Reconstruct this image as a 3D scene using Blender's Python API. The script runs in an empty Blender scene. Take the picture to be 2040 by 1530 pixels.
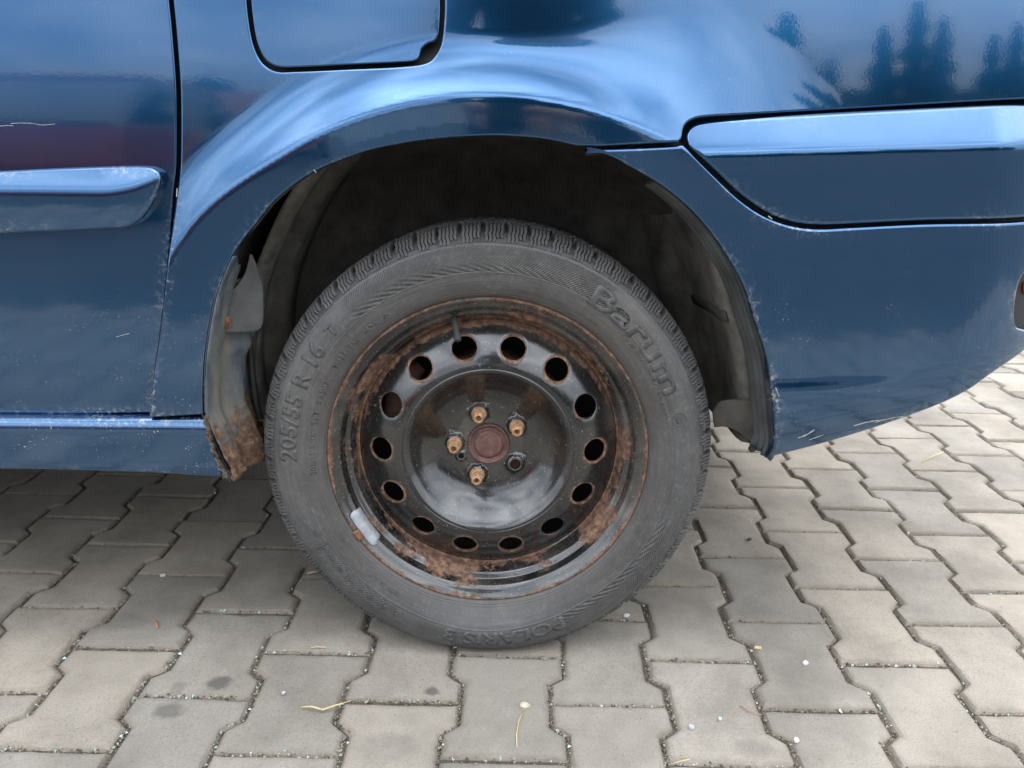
import bpy, bmesh, math, random
import numpy as np
from mathutils import Vector, Matrix
from mathutils.geometry import delaunay_2d_cdt
random.seed(7); rng = np.random.default_rng(7)
scene = bpy.context.scene
C = scene.collection
R_ = math.radians

# ------------------------------------------------------------------ camera
F_PX, PITCH, YAW, ROLL = 1605.0, .312, .0134, -.0132
CAM = np.array([.0182, -.994, .7377])
def cam_axes():
    cp, sp = math.cos(PITCH), math.sin(PITCH)
    f = np.array([math.sin(YAW)*cp, math.cos(YAW)*cp, -sp]); r = np.array([math.cos(YAW), -math.sin(YAW), 0.])
    d = np.cross(f, r)
    return math.cos(ROLL)*r+math.sin(ROLL)*d, -math.sin(ROLL)*r+math.cos(ROLL)*d, f
AX = cam_axes()
cd = bpy.data.cameras.new('camera'); cam = bpy.data.objects.new('camera', cd); C.objects.link(cam)
cd.sensor_width = 36; cd.lens = 36*F_PX/2040; cd.clip_start = .02; cd.clip_end = 2000
r_, d_, f_ = AX
cam.matrix_world = Matrix(((r_[0], -d_[0], -f_[0], CAM[0]), (r_[1], -d_[1], -f_[1], CAM[1]), (r_[2], -d_[2], -f_[2], CAM[2]), (0, 0, 0, 1)))
scene.camera = cam
scene.render.resolution_x = 1024; scene.render.resolution_y = 768

# ------------------------------------------------------------------ sky, sun, exposure
SUN_EL, SUN_AZ = 52, 58          # degrees; azimuth clockwise from +Y
w = bpy.data.worlds.new('World'); scene.world = w; w.use_nodes = True
nt = w.node_tree; nt.nodes.clear()
def N(t, typ, **kw):
    n = t.nodes.new(typ)
    for k, v in kw.items(): setattr(n, k, v)
    return n
wo = N(nt, 'ShaderNodeOutputWorld'); bg = N(nt, 'ShaderNodeBackground')
sky = N(nt, 'ShaderNodeTexSky', sky_type='NISHITA'); sky.sun_disc = False
sky.sun_elevation = R_(SUN_EL); sky.sun_rotation = R_(SUN_AZ); sky.air_density = 1.0; sky.dust_density = 1.5
tc = N(nt, 'ShaderNodeTexCoord')
sx = N(nt, 'ShaderNodeSeparateXYZ'); nt.links.new(tc.outputs['Generated'], sx.inputs[0])
# project the direction on a cloud layer: dir.xy / (dir.z + .18)
ad = N(nt, 'ShaderNodeMath', operation='MAXIMUM'); nt.links.new(sx.outputs[2], ad.inputs[0]); ad.inputs[1].default_value = 0.0
ad2 = N(nt, 'ShaderNodeMath', operation='ADD'); nt.links.new(ad.outputs[0], ad2.inputs[0]); ad2.inputs[1].default_value = .20
vd = N(nt, 'ShaderNodeVectorMath', operation='DIVIDE'); nt.links.new(tc.outputs['Generated'], vd.inputs[0])
cx = N(nt, 'ShaderNodeCombineXYZ')
for i in range(3): nt.links.new(ad2.outputs[0], cx.inputs[i])
nt.links.new(cx.outputs[0], vd.inputs[1])
cn = N(nt, 'ShaderNodeTexNoise'); cn.inputs['Scale'].default_value = 1.15; cn.inputs['Detail'].default_value = 7; cn.inputs['Roughness'].default_value = .56
nt.links.new(vd.outputs[0], cn.inputs['Vector'])
cr_ = N(nt, 'ShaderNodeValToRGB'); cr_.color_ramp.elements[0].position = .30; cr_.color_ramp.elements[1].position = .55
nt.links.new(cn.outputs['Fac'], cr_.inputs[0])
cn2 = N(nt, 'ShaderNodeTexNoise'); cn2.inputs['Scale'].default_value = 2.6; cn2.inputs['Detail'].default_value = 6
nt.links.new(vd.outputs[0], cn2.inputs['Vector'])
cc = N(nt, 'ShaderNodeValToRGB')
cc.color_ramp.elements[0].position = .3; cc.color_ramp.elements[0].color = (16., 18.2, 21.5, 1)
cc.color_ramp.elements[1].position = .7; cc.color_ramp.elements[1].color = (30., 30.3, 30.7, 1)
nt.links.new(cn2.outputs['Fac'], cc.inputs[0])
# thin overcast with the sun high behind it: luminance grows with the square of the sine of the elevation
sq = N(nt, 'ShaderNodeMath', operation='POWER'); nt.links.new(ad.outputs[0], sq.inputs[0]); sq.inputs[1].default_value = 1.8
ov = N(nt, 'ShaderNodeMath', operation='MULTIPLY_ADD'); nt.links.new(sq.outputs[0], ov.inputs[0]); ov.inputs[1].default_value = .76; ov.inputs[2].default_value = .32
cm = N(nt, 'ShaderNodeVectorMath', operation='SCALE'); nt.links.new(cc.outputs[0], cm.inputs[0]); nt.links.new(ov.outputs[0], cm.inputs['Scale'])
mx = N(nt, 'ShaderNodeMixRGB'); nt.links.new(cr_.outputs[0], mx.inputs[0]); nt.links.new(sky.outputs[0], mx.inputs[1]); nt.links.new(cm.outputs[0], mx.inputs[2])
nt.links.new(mx.outputs[0], bg.inputs[0]); bg.inputs[1].default_value = .15
nt.links.new(bg.outputs[0], wo.inputs[0])
sl = bpy.data.lights.new('sun', 'SUN'); sl.energy = 1.0; sl.angle = R_(14); sl.color = (1, .95, .87)
so = bpy.data.objects.new('sun', sl); C.objects.link(so)
sd = Vector((math.sin(R_(SUN_AZ))*math.cos(R_(SUN_EL)), math.cos(R_(SUN_AZ))*math.cos(R_(SUN_EL)), math.sin(R_(SUN_EL))))
so.rotation_euler = sd.to_track_quat('Z', 'Y').to_euler(); so.location = (4, 4, 8)
vs = scene.view_settings; vs.view_transform = 'Standard'; vs.look = 'None'; vs.gamma = 1; vs.exposure = .78; vs.use_curve_mapping = False

# ------------------------------------------------------------------ helpers: objects
def link(name, me, mat=None, parent=None, **props):
    o = bpy.data.objects.new(name, me); C.objects.link(o)
    if mat is not None and me is not None and len(me.materials) == 0: me.materials.append(mat)
    if parent is not None:
        o.parent = parent
        if parent.type == 'EMPTY': o.matrix_parent_inverse = Matrix.Translation(-parent.location)
    for k, v in props.items(): o[k] = v
    return o
def empty(name, loc, label, cat, group=None):
    o = bpy.data.objects.new(name, None); C.objects.link(o); o.location = loc; o.empty_display_size = .1
    o['label'] = label; o['category'] = cat
    if group: o['group'] = group
    return o
def mesh(name, v, f, smooth=True, normals=None):
    me = bpy.data.meshes.new(name); me.from_pydata([tuple(map(float, p)) for p in v], [], [tuple(map(int, q)) for q in f])
    if smooth: me.polygons.foreach_set('use_smooth', [True]*len(me.polygons))
    me.update()
    if normals is not None: me.normals_split_custom_set_from_vertices([tuple(map(float, n)) for n in normals])
    return me
def setattr_f(me, name, vals):
    a = me.attributes.new(name, 'FLOAT', 'POINT'); a.data.foreach_set('value', np.asarray(vals, float))
def bm_mesh(name, bm, smooth=False):
    me = bpy.data.meshes.new(name); bm.to_mesh(me); bm.free()
    if smooth: me.polygons.foreach_set('use_smooth', [True]*len(me.polygons))
    return me
def add_box(bm, x0, x1, y0, y1, z0, z1, bev=0):
    ret = bmesh.ops.create_cube(bm, size=1)
    vs_ = ret['verts']
    for v in vs_: v.co = Vector(((x0+x1)/2+v.co.x*(x1-x0), (y0+y1)/2+v.co.y*(y1-y0), (z0+z1)/2+v.co.z*(z1-z0)))
    if bev:
        es = list({e for v in vs_ for e in v.link_edges})
        bmesh.ops.bevel(bm, geom=es, offset=bev, segments=2, affect='EDGES', profile=.5)
def tube(pts, rad, n=10, caps=True):
    pts = [Vector(p) for p in pts]; v = []; f = []
    rads = rad if hasattr(rad, '__len__') else [rad]*len(pts)
    ref = Vector((0.13, .2, .97))
    for i, p in enumerate(pts):
        t = (pts[min(i+1, len(pts)-1)]-pts[max(i-1, 0)]).normalized()
        a = t.cross(ref).normalized(); b = t.cross(a)
        for k in range(n):
            q = 2*math.pi*k/n; v.append(p+(math.cos(q)*a+math.sin(q)*b)*float(rads[i]))
    for i in range(len(pts)-1):
        for k in range(n): f.append((i*n+k, i*n+(k+1) % n, (i+1)*n+(k+1) % n, (i+1)*n+k))
    if caps: f.append(tuple(range(n))[::-1]); f.append(tuple(range((len(pts)-1)*n, len(pts)*n)))
    return v, f

# ------------------------------------------------------------------ helpers: materials
def mat(name):
    m = bpy.data.materials.new(name); m.use_nodes = True
    t = m.node_tree; return m, t, t.nodes['Principled BSDF']
def noise(t, scale, detail=4, rough=.55, vec=None, dist=0):
    n = N(t, 'ShaderNodeTexNoise'); n.inputs['Scale'].default_value = scale; n.inputs['Detail'].default_value = detail
    n.inputs['Roughness'].default_value = rough; n.inputs['Distortion'].default_value = dist
    if vec is None: vec = N(t, 'ShaderNodeNewGeometry').outputs['Position']
    t.links.new(vec, n.inputs['Vector']); return n.outputs['Fac']
def ramp(t, fac, stops):
    n = N(t, 'ShaderNodeValToRGB'); e = n.color_ramp.elements
    while len(e) < len(stops): e.new(.5)
    for el, (p, c) in zip(e, stops):
        el.position = p; el.color = (c, c, c, 1) if not hasattr(c, '__len__') else (*c, 1)
    t.links.new(fac, n.inputs[0]); return n.outputs[0]
def mixc(t, fac, a, b, typ='MIX'):
    n = N(t, 'ShaderNodeMixRGB', blend_type=typ)
    for i, q in zip((0, 1, 2), (fac, a, b)):
        if hasattr(q, 'is_linked'): t.links.new(q, n.inputs[i])
        elif hasattr(q, '__len__'): n.inputs[i].default_value = (*q, 1)
        else: n.inputs[i].default_value = q if i == 0 else (q, q, q, 1)
    return n.outputs[0]
def mth(t, op, a, b=0., c=0., clamp=False):
    n = N(t, 'ShaderNodeMath', operation=op); n.use_clamp = clamp
    for i, q in enumerate((a, b, c)):
        if hasattr(q, 'is_linked'): t.links.new(q, n.inputs[i])
        else: n.inputs[i].default_value = q
    return n.outputs[0]
def bump(t, h, strength, dist, nrm=None):
    n = N(t, 'ShaderNodeBump'); n.inputs['Strength'].default_value = strength; n.inputs['Distance'].default_value = dist
    t.links.new(h, n.inputs['Height'])
    if nrm is not None: t.links.new(nrm, n.inputs['Normal'])
    return n.outputs[0]
def scaled_pos(t, s):
    n = N(t, 'ShaderNodeVectorMath', operation='MULTIPLY'); t.links.new(N(t, 'ShaderNodeNewGeometry').outputs['Position'], n.inputs[0])
    n.inputs[1].default_value = s; return n.outputs[0]
def posz(t):
    n = N(t, 'ShaderNodeSeparateXYZ'); t.links.new(N(t, 'ShaderNodeNewGeometry').outputs['Position'], n.inputs[0]); return n.outputs
def attr(t, name):
    n = N(t, 'ShaderNodeAttribute'); n.attribute_name = name; return n.outputs['Fac']

def paint_material(name, dirt=1.0, edge=False):
    """metallic blue car paint with clear coat, dust film, tiny chips"""
    m, t, b = mat(name)
    blue = (.007, .073, .180)
    film = ramp(t, noise(t, 9, 5, .6, scaled_pos(t, (1, 1, .35))), [(.35, 0), (.75, 1)])
    low = ramp(t, posz(t)[2], [(.25, 1), (.62, .15), ]) if True else None
    dust = mth(t, 'MULTIPLY', mth(t, 'MULTIPLY', film, low), .09*dirt)
    spk = ramp(t, noise(t, 420, 1, .5), [(.70, 0), (.74, 1)])
    spz = mth(t, 'MULTIPLY', spk, ramp(t, noise(t, 26, 3, .6), [(.47, 0), (.62, 1)]))
    spz = mth(t, 'MULTIPLY', spz, mth(t, 'ADD', mth(t, 'MULTIPLY', low, .8), .08))
    if edge:   # mud collected along the panel edges
        eg = mth(t, 'MULTIPLY', mth(t, 'POWER', attr(t, 'edge'), 3.), ramp(t, noise(t, 150, 5, .75), [(.50, 0), (.64, 1)]))
        eg = mth(t, 'MULTIPLY', eg, ramp(t, noise(t, 7, 4, .6), [(.42, 0), (.66, 1)])); eg = mth(t, 'MULTIPLY', eg, ramp(t, posz(t)[2], [(.64, 1), (.72, .10)]))
        spz = mth(t, 'ADD', spz, mth(t, 'MULTIPLY', eg, .9), clamp=True)
    c1 = mixc(t, dust, blue, (.22, .21, .19))
    c2 = mixc(t, spz, c1, (.42, .39, .33))
    t.links.new(c2, b.inputs['Base Color'])
    met = mth(t, 'MULTIPLY', mth(t, 'SUBTRACT', 1, mth(t, 'ADD', dust, spz, clamp=True)), .94)
    t.links.new(met, b.inputs['Metallic'])
    b.inputs['Roughness'].default_value = .17
    b.inputs['Coat Weight'].default_value = 1; b.inputs['Coat IOR'].default_value = 1.60
    cr = mth(t, 'ADD', mth(t, 'MULTIPLY', film, .035), mth(t, 'MULTIPLY', low, .03))
    t.links.new(mth(t, 'ADD', cr, .025), b.inputs['Coat Roughness'])
    op = bump(t, noise(t, 300, 2, .5), .011, .002)       # orange peel
    t.links.new(op, b.inputs['Coat Normal'])
    return m
def rubber_material(name, tyre=False):
    m, t, b = mat(name)
    d1 = ramp(t, noise(t, 14, 6, .65), [(.32, .040), (.72, .095)])
    d2 = ramp(t, noise(t, 240, 3, .6), [(.4, .0), (.8, .035)])
    col = mixc(t, 1, mixc(t, 1, d1, d2, 'ADD'), (1.02, 1.0, .97), 'MULTIPLY')
    t.links.new(col, b.inputs['Base Color'])
    b.inputs['Roughness'].default_value = .62; b.inputs['Specular IOR Level'].default_value = .45
    if tyre:
        h = attr(t, 'hatch'); bp = bump(t, h, .9, .0006)
        bp2 = bump(t, noise(t, 500, 2, .5), .12, .0006, bp)
        t.links.new(bp2, b.inputs['Normal'])
    else:
        t.links.new(bump(t, noise(t, 420, 3, .6), .25, .0006), b.inputs['Normal'])
    return m
def plain(name, col, rough=.5, metal=0, var=.25, scale=40, bmp=.2, coat=0):
    m, t, b = mat(name)
    f = noise(t, scale, 5, .6)
    t.links.new(mixc(t, ramp(t, f, [(.3, 0), (.7, 1)]), tuple(c*(1-var) for c in col), tuple(min(1, c*(1+var)) for c in col)), b.inputs['Base Color'])
    b.inputs['Roughness'].default_value = rough; b.inputs['Metallic'].default_value = metal; b.inputs['Coat Weight'].default_value = coat
    if bmp: t.links.new(bump(t, noise(t, scale*6, 3, .6), bmp, .001), b.inputs['Normal'])
    return m
def rust_paint(name):
    """black stove enamel with rust breaking through where the 'rust' attribute is high"""
    m, t, b = mat(name)
    r = attr(t, 'rust')
    n1 = noise(t, 24, 9, .72); n2 = noise(t, 170, 6, .7)
    k = mth(t, 'ADD', mth(t, 'MULTIPLY', n1, .7), mth(t, 'MULTIPLY', n2, .3))
    thr = mth(t, 'ADD', k, mth(t, 'MULTIPLY', r, .42))
    mask = ramp(t, thr, [(.705, 0), (.75, 1)])
    rc = ramp(t, noise(t, 120, 6, .7), [(.25, (.030, .017, .012)), (.43, (.100, .056, .038)), (.55, (.185, .110, .075)), (.63, (.25, .135, .085)), (.73, (.42, .33, .26))])
    pc = ramp(t, noise(t, 30, 6, .6), [(.35, .005), (.75, .011)])
    sp = mth(t, 'MULTIPLY', ramp(t, noise(t, 300, 1, .5), [(.69, 0), (.73, 1)]), .35)
    pc = mixc(t, sp, pc, (.30, .28, .26))
    dstf = mth(t, 'MULTIPLY', ramp(t, noise(t, 11, 5, .6), [(.4, 0), (.8, 1)]), mth(t, 'ADD', mth(t, 'MULTIPLY', r, .95), .012))
    pc = mixc(t, dstf, pc, (.28, .245, .21))
    t.links.new(mixc(t, mask, pc, rc), b.inputs['Base Color'])
    rr = mth(t, 'ADD', mth(t, 'MULTIPLY', mask, .45), mth(t, 'MULTIPLY', noise(t, 60, 5, .6), .22))
    t.links.new(mth(t, 'ADD', rr, .16), b.inputs['Roughness'])
    t.links.new(mth(t, 'MULTIPLY', mth(t, 'SUBTRACT', 1, mask), .9), b.inputs['Coat Weight'])
    b.inputs['Coat Roughness'].default_value = .13; b.inputs['Specular IOR Level'].default_value = .25; b.inputs['Coat IOR'].default_value = 1.68
    h = mth(t, 'ADD', mth(t, 'MULTIPLY', mask, mth(t, 'ADD', mth(t, 'MULTIPLY', n2, 1.0), .4)), mth(t, 'MULTIPLY', noise(t, 25, 3, .5), .12))
    t.links.new(bump(t, h, .7, .0014), b.inputs['Normal'])
    return m
def rust_metal(name, dark=(.05, .02, .012), mid=(.17, .075, .035), light=(.36, .2, .1), scale=90, rough=.85):
    m, t, b = mat(name)
    t.links.new(ramp(t, noise(t, scale, 7, .7), [(.28, dark), (.5, mid), (.74, light)]), b.inputs['Base Color'])
    b.inputs['Roughness'].default_value = rough
    t.links.new(bump(t, noise(t, scale*3, 5, .7), .6, .0015), b.inputs['Normal'])
    return m
def rusty_painted_sheet(name):
    """blue-grey underseal on body steel, rusting towards the attribute 'rust'"""
    m, t, b = mat(name)
    r = attr(t, 'rust')
    n1 = noise(t, 42, 7, .68)
    mask = ramp(t, mth(t, 'ADD', n1, mth(t, 'MULTIPLY', r, .5)), [(.70, 0), (.82, 1)])
    rc = ramp(t, noise(t, 110, 6, .7), [(.28, (.030, .018, .013)), (.46, (.085, .046, .028)), (.60, (.17, .098, .055)), (.74, (.32, .24, .17))])
    pc = ramp(t, noise(t, 26, 6, .68, scaled_pos(t, (1, 1, .3))), [(.32, (.030, .045, .062)), (.40, (.045, .060, .075)), (.52, (.105, .115, .115)), (.66, (.18, .155, .11))])
    t.links.new(mixc(t, mask, pc, rc), b.inputs['Base Color']); b.inputs['Roughness'].default_value = .7
    t.links.new(bump(t, mth(t, 'ADD', n1, mth(t, 'MULTIPLY', noise(t, 300, 4, .6), .3)), .5, .002), b.inputs['Normal'])
    return m
def paver_material():
    m, t, b = mat('paver_concrete')
    oi = N(t, 'ShaderNodeObjectInfo'); P = N(t, 'ShaderNodeNewGeometry').outputs['Position']
    base = ramp(t, noise(t, 5.5, 6, .62), [(.3, (.178, .160, .134)), (.5, (.252, .228, .193)), (.72, (.318, .290, .248))])
    tint = ramp(t, oi.outputs['Random'], [(0, (.82, .825, .83)), (.35, (.97, .96, .95)), (.7, (1.0, .985, .97)), (1, (1.13, 1.09, 1.04))])
    c = mixc(t, 1, base, tint, 'MULTIPLY')
    gr = ramp(t, noise(t, 430, 3, .65), [(.30, .62), (.46, 1.0), (.62, 1.06), (.74, 1.3)])
    c = mixc(t, .9, c, gr, 'MULTIPLY')
    st = ramp(t, noise(t, 3.1, 7, .7), [(.50, 0), (.68, 1)])
    c = mixc(t, mth(t, 'MULTIPLY', st, .45), c, (.125, .113, .096))
    st2 = ramp(t, noise(t, 38, 6, .7), [(.58, 0), (.72, 1)])
    c = mixc(t, mth(t, 'MULTIPLY', st2, .35), c, (.14, .127, .105))
    # a few dark oil drips that soaked in (own shape, own place)
    for (sx_, sy_, rx, ry, a) in OIL:
        v = N(t, 'ShaderNodeVectorMath', operation='SUBTRACT'); t.links.new(P, v.inputs[0]); v.inputs[1].default_value = (sx_, sy_, 0)
        v2 = N(t, 'ShaderNodeVectorMath', operation='MULTIPLY'); t.links.new(v.outputs[0], v2.inputs[0]); v2.inputs[1].default_value = (1/rx, 1/ry, 0)
        l = N(t, 'ShaderNodeVectorMath', operation='LENGTH'); t.links.new(v2.outputs[0], l.inputs[0])
        d = mth(t, 'ADD', l.outputs['Value'], mth(t, 'MULTIPLY', mth(t, 'SUBTRACT', noise(t, 90, 5, .65), .5), .9))
        k = mth(t, 'MULTIPLY', ramp(t, d, [(.55, 1), (1.0, 0)]), a)
        c = mixc(t, k, c, (.075, .068, .06))
    # joint dirt on the bevel
    e = attr(t, 'edge')
    c = mixc(t, mth(t, 'MULTIPLY', mth(t, 'MULTIPLY', e, ramp(t, noise(t, 55, 5, .7), [(.3, .15), (.65, 1)])), .6), c, (.145, .120, .09))
    t.links.new(c, b.inputs['Base Color']); b.inputs['Roughness'].default_value = .86; b.inputs['Specular IOR Level'].default_value = .3
    h = mth(t, 'ADD', mth(t, 'MULTIPLY', noise(t, 600, 3, .6), .5), noise(t, 60, 5, .6))
    t.links.new(bump(t, h, .55, .0018), b.inputs['Normal'])
    return m

# ------------------------------------------------------------------ helpers: pixels, splines, panels
def ray(px, py):
    d = AX[0]*(px-1020)/F_PX+AX[1]*(py-765)/F_PX+AX[2]
    return d
def ground(px, py, z=0.):
    d = ray(px, py); return CAM+d*((z-CAM[2])/d[2])
def on(S, pts):
    """photo pixels -> (x, z) where the sight line meets the surface y = S(x, z)"""
    out = []
    for p in pts:
        d = ray(*p); y = .02
        for _ in range(12):
            P = CAM+d*((y-CAM[1])/d[1]); y = float(S(P[0], P[2]))
        out.append((P[0], P[2]))
    return out
def resample(pts, step):
    p = np.asarray(pts, float); s = np.r_[0, np.cumsum(np.linalg.norm(np.diff(p, axis=0), axis=1))]
    n = max(2, int(round(s[-1]/step))+1); q = np.linspace(0, s[-1], n)
    return np.stack([np.interp(q, s, p[:, i]) for i in range(p.shape[1])], 1)
def spline(pts, step=.005):
    p = np.asarray(pts, float)
    if len(p) == 2: return resample(p, step)
    e = np.vstack([2*p[0]-p[1], p, 2*p[-1]-p[-2]]); out = []
    for i in range(1, len(e)-2):
        t = np.linspace(0, 1, 24, endpoint=False)[:, None]
        a, b_, c, d = e[i-1], e[i], e[i+1], e[i+2]
        out.append(.5*((2*b_)+(-a+c)*t+(2*a-5*b_+4*c-d)*t**2+(-a+3*b_-3*c+d)*t**3))
    out.append(p[-1:]); return resample(np.vstack(out), step)
def join(*segs):
    out = [segs[0]]
    for s in segs[1:]:
        if np.linalg.norm(np.asarray(s[0])-out[-1][-1]) < 1e-4: s = s[1:]
        out.append(np.asarray(s))
    p = np.vstack(out)
    if np.linalg.norm(p[0]-p[-1]) < 1e-4: p = p[:-1]
    return p
def area2(p): x, y = p[:, 0], p[:, 1]; return .5*np.sum(x*np.roll(y, -1)-np.roll(x, -1)*y)
def inward(p):
    """miter normals to the left of the walking direction"""
    a = p-np.roll(p, 1, 0); b_ = np.roll(p, -1, 0)-p
    a /= np.linalg.norm(a, axis=1)[:, None]+1e-12; b_ /= np.linalg.norm(b_, axis=1)[:, None]+1e-12
    na = np.stack([-a[:, 1], a[:, 0]], 1); nb = np.stack([-b_[:, 1], b_[:, 0]], 1)
    n = na+nb; n /= np.linalg.norm(n, axis=1)[:, None]+1e-9
    c = np.clip((n*na).sum(1), .62, 1); return n/c[:, None]
def inside(poly, P):
    x, y = P[:, 0], P[:, 1]; r = np.zeros(len(P), bool); j = len(poly)-1
    for i in range(len(poly)):
        xi, yi = poly[i]; xj, yj = poly[j]
        if yi != yj:
            r ^= ((yi > y) != (yj > y)) & (x < (xj-xi)*(y-yi)/(yj-yi)+xi)
        j = i
    return r
def mindist(P, Q):
    out = np.empty(len(P))
    for i in range(0, len(P), 2000):
        out[i:i+2000] = np.sqrt(((P[i:i+2000, None]-Q[None])**2).sum(2)).min(1)
    return out
def panel(name, outer, S, holes=(), roll=.003, flange=.014, grid=.007, steps=4, eps=5e-4, extra=None, drop=None):
    """sheet-metal panel: outline in (x, z), depth y = S; rolled edges going inwards by `flange`"""
    loops = [outer if area2(outer) > 0 else outer[::-1]]+[h if area2(h) < 0 else h[::-1] for h in holes]
    rings = []
    for L in loops:
        n = inward(L); rings.append((L, n, L+n*roll))
    x0, z0 = loops[0].min(0); x1, z1 = loops[0].max(0)
    gx = np.arange(x0, x1, grid); gz = np.arange(z0, z1, grid*.866)
    G = np.array([(x+(grid/2 if k % 2 else 0), z) for k, z in enumerate(gz) for x in gx])
    ok = inside(rings[0][2], G)
    for _, _, A in rings[1:]: ok &= ~inside(A, G)
    G = G[ok]; B = np.vstack([A for _, _, A in rings]); G = G[mindist(G, B) > grid*.55]
    if drop is not None: G = G[~drop(G)]
    if extra is not None: G = np.vstack([G, extra])
    pts = np.vstack([B, G]); edges = []; k = 0
    for _, _, A in rings:
        edges += [(k+i, k+(i+1) % len(A)) for i in range(len(A))]; k += len(A)
    vo, _, fo, ov, _, _ = delaunay_2d_cdt([Vector(p) for p in pts], edges, [], 0, 1e-7)
    vo = np.array([(v.x, v.y) for v in vo]); fo = np.array([f for f in fo if len(f) == 3])
    cen = vo[fo].mean(1); ok = inside(rings[0][2], cen)
    for _, _, A in rings[1:]: ok &= ~inside(A, cen)
    fo = fo[ok]
    s = vo[fo]; sg = (s[:, 1, 0]-s[:, 0, 0])*(s[:, 2, 1]-s[:, 0, 1])-(s[:, 1, 1]-s[:, 0, 1])*(s[:, 2, 0]-s[:, 0, 0])
    fo = np.where((sg < 0)[:, None], fo[:, ::-1], fo)
    def nrm(q):
        dx = (S(q[:, 0]+eps, q[:, 1])-S(q[:, 0]-eps, q[:, 1]))/(2*eps); dz = (S(q[:, 0], q[:, 1]+eps)-S(q[:, 0], q[:, 1]-eps))/(2*eps)
        n = np.stack([dx, -np.ones(len(q)), dz], 1); return n/np.linalg.norm(n, axis=1)[:, None]
    V = [np.stack([vo[:, 0], S(vo[:, 0], vo[:, 1]), vo[:, 1]], 1)]; NN = [nrm(vo)]; F = [tuple(f) for f in fo]
    E = [np.clip(1-mindist(vo, B)/.022, 0, 1)]
    mp = {}
    for i, o_ in enumerate(ov):
        for q in o_: mp[q] = i
    k = 0; off = len(vo)
    for L, n, A in rings:
        prev = [mp.get(k+i, k+i) for i in range(len(A))]; k += len(A); m = len(A)
        nu = n/np.linalg.norm(n, axis=1)[:, None]
        for st in range(1, steps+2):
            if st <= steps:
                ph = math.pi/2*st/steps; q = L+n*roll*(1-math.sin(ph)); dep = roll*(1-math.cos(ph))
            else: ph = math.pi/2; q = L; dep = roll+flange
            V.append(np.stack([q[:, 0], S(q[:, 0], q[:, 1])+dep, q[:, 1]], 1))
            nn = math.cos(ph)*nrm(q); nn[:, 0] -= math.sin(ph)*nu[:, 0]; nn[:, 2] -= math.sin(ph)*nu[:, 1]
            NN.append(nn/np.linalg.norm(nn, axis=1)[:, None]); E.append(np.ones(m))
            cur = list(range(off, off+m)); off += m
            F += [(prev[i], cur[i], cur[(i+1) % m], prev[(i+1) % m]) for i in range(m)]
            prev = cur
    me = mesh(name, np.vstack(V), F, True, np.vstack(NN)); setattr_f(me, 'edge', np.concatenate(E))
    return me
def ss(a, b_, x): t = np.clip((x-a)/(b_-a), 0, 1); return t*t*(3-2*t)
def sp(t, k): t = t/k; return k*np.where(t > 30, t, np.log1p(np.exp(np.minimum(t, 30))))
def smin(a, b_, k): h = np.clip(.5+.5*(b_-a)/k, 0, 1); return b_*(1-h)+a*h-k*h*(1-h)
pos = lambda t: np.maximum(0, t)

# ================================================================== SETTING: ground, pavers
U0, V0, PSI, LEN, PIT = -.530, .0163, -.026, .2003, .1400
def lat(u, v): return (U0+u*math.cos(PSI)-v*math.sin(PSI), V0+u*math.sin(PSI)+v*math.cos(PSI))
def g2(px, py): p = ground(px, py); return p[0], p[1]
OIL = [(*g2(436, 1358), .021, .017, .8), (*g2(860, 1376), .013, .010, .8), (*g2(336, 1418), .024, .019, .6), (*g2(352, 1370), .012, .02, .35),
       (*g2(1500, 1492), .03, .02, .3), (*g2(240, 1240), .05, .03, .3), (*g2(770, 1490), .05, .03, .25)]
def project(p):
    v = np.asarray(p)-CAM; zz = v@AX[2]
    return (1020+F_PX*(v@AX[0])/zz, 765+F_PX*(v@AX[1])/zz, zz)
M_PAVER = paver_material()
def paver_mesh(seed):
    r = random.Random(seed)
    g = .0020; hh, hw = .0800-g, .0600-g; e = LEN/2-.0014
    prof = [(hw, -.041), (hw, .041), (hh, .059), (hh, e)]
    out = [(hh, -.059)]+prof; loop = out+[(-u, v) for u, v in out[::-1]]
    loop = [(hh, -e)]+out+[(-u, v) for u, v in out[::-1]]+[(-hh, -e)]
    L = np.array(loop); L = np.vstack([resample(np.array([L[i], L[(i+1) % len(L)]]), .014)[:-1] for i in range(len(L)) if np.linalg.norm(L[i]-L[(i+1) % len(L)]) > 1e-6])
    if area2(L) < 0: L = L[::-1]
    n = inward(L); jit = lambda s: np.array([r.gauss(0, s) for _ in range(len(L))])
    worn = np.convolve(np.r_[jit(.0016), jit(.0016)], np.ones(3)/3, 'same')[:len(L)]
    rings = [(L, -.06), (L, -.0062), (L+n*(.0022+pos(worn)[:, None]*.5), -.0030), (L+n*(.0052+worn[:, None]), -.0007), (L+n*(.0105+worn[:, None]), 0.)]
    V = []; Fc = []; ed = []
    for k, (q, z) in enumerate(rings):
        zz = z+(np.array([r.gauss(0, .00025) for _ in q]) if k in (2, 3) else 0)
        V += [(a, b_, float(c)) for (a, b_), c in zip(q, zz if hasattr(zz, '__len__') else [zz]*len(q))]
        ed += [[1, 1, 1, .75, .0][k]]*len(q)
    m = len(L)
    for k in range(len(rings)-1):
        Fc += [(k*m+i, k*m+(i+1) % m, (k+1)*m+(i+1) % m, (k+1)*m+i) for i in range(m)]
    Fc.append(tuple(range((len(rings)-1)*m, len(rings)*m)))
    return V, Fc, ed
variants = []
for s in range(7):
    V, Fc, ed = paver_mesh(s); me = mesh('paver', V, Fc, False); setattr_f(me, 'edge', ed); me.materials.append(M_PAVER); variants.append((me, V, Fc, ed))
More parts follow.
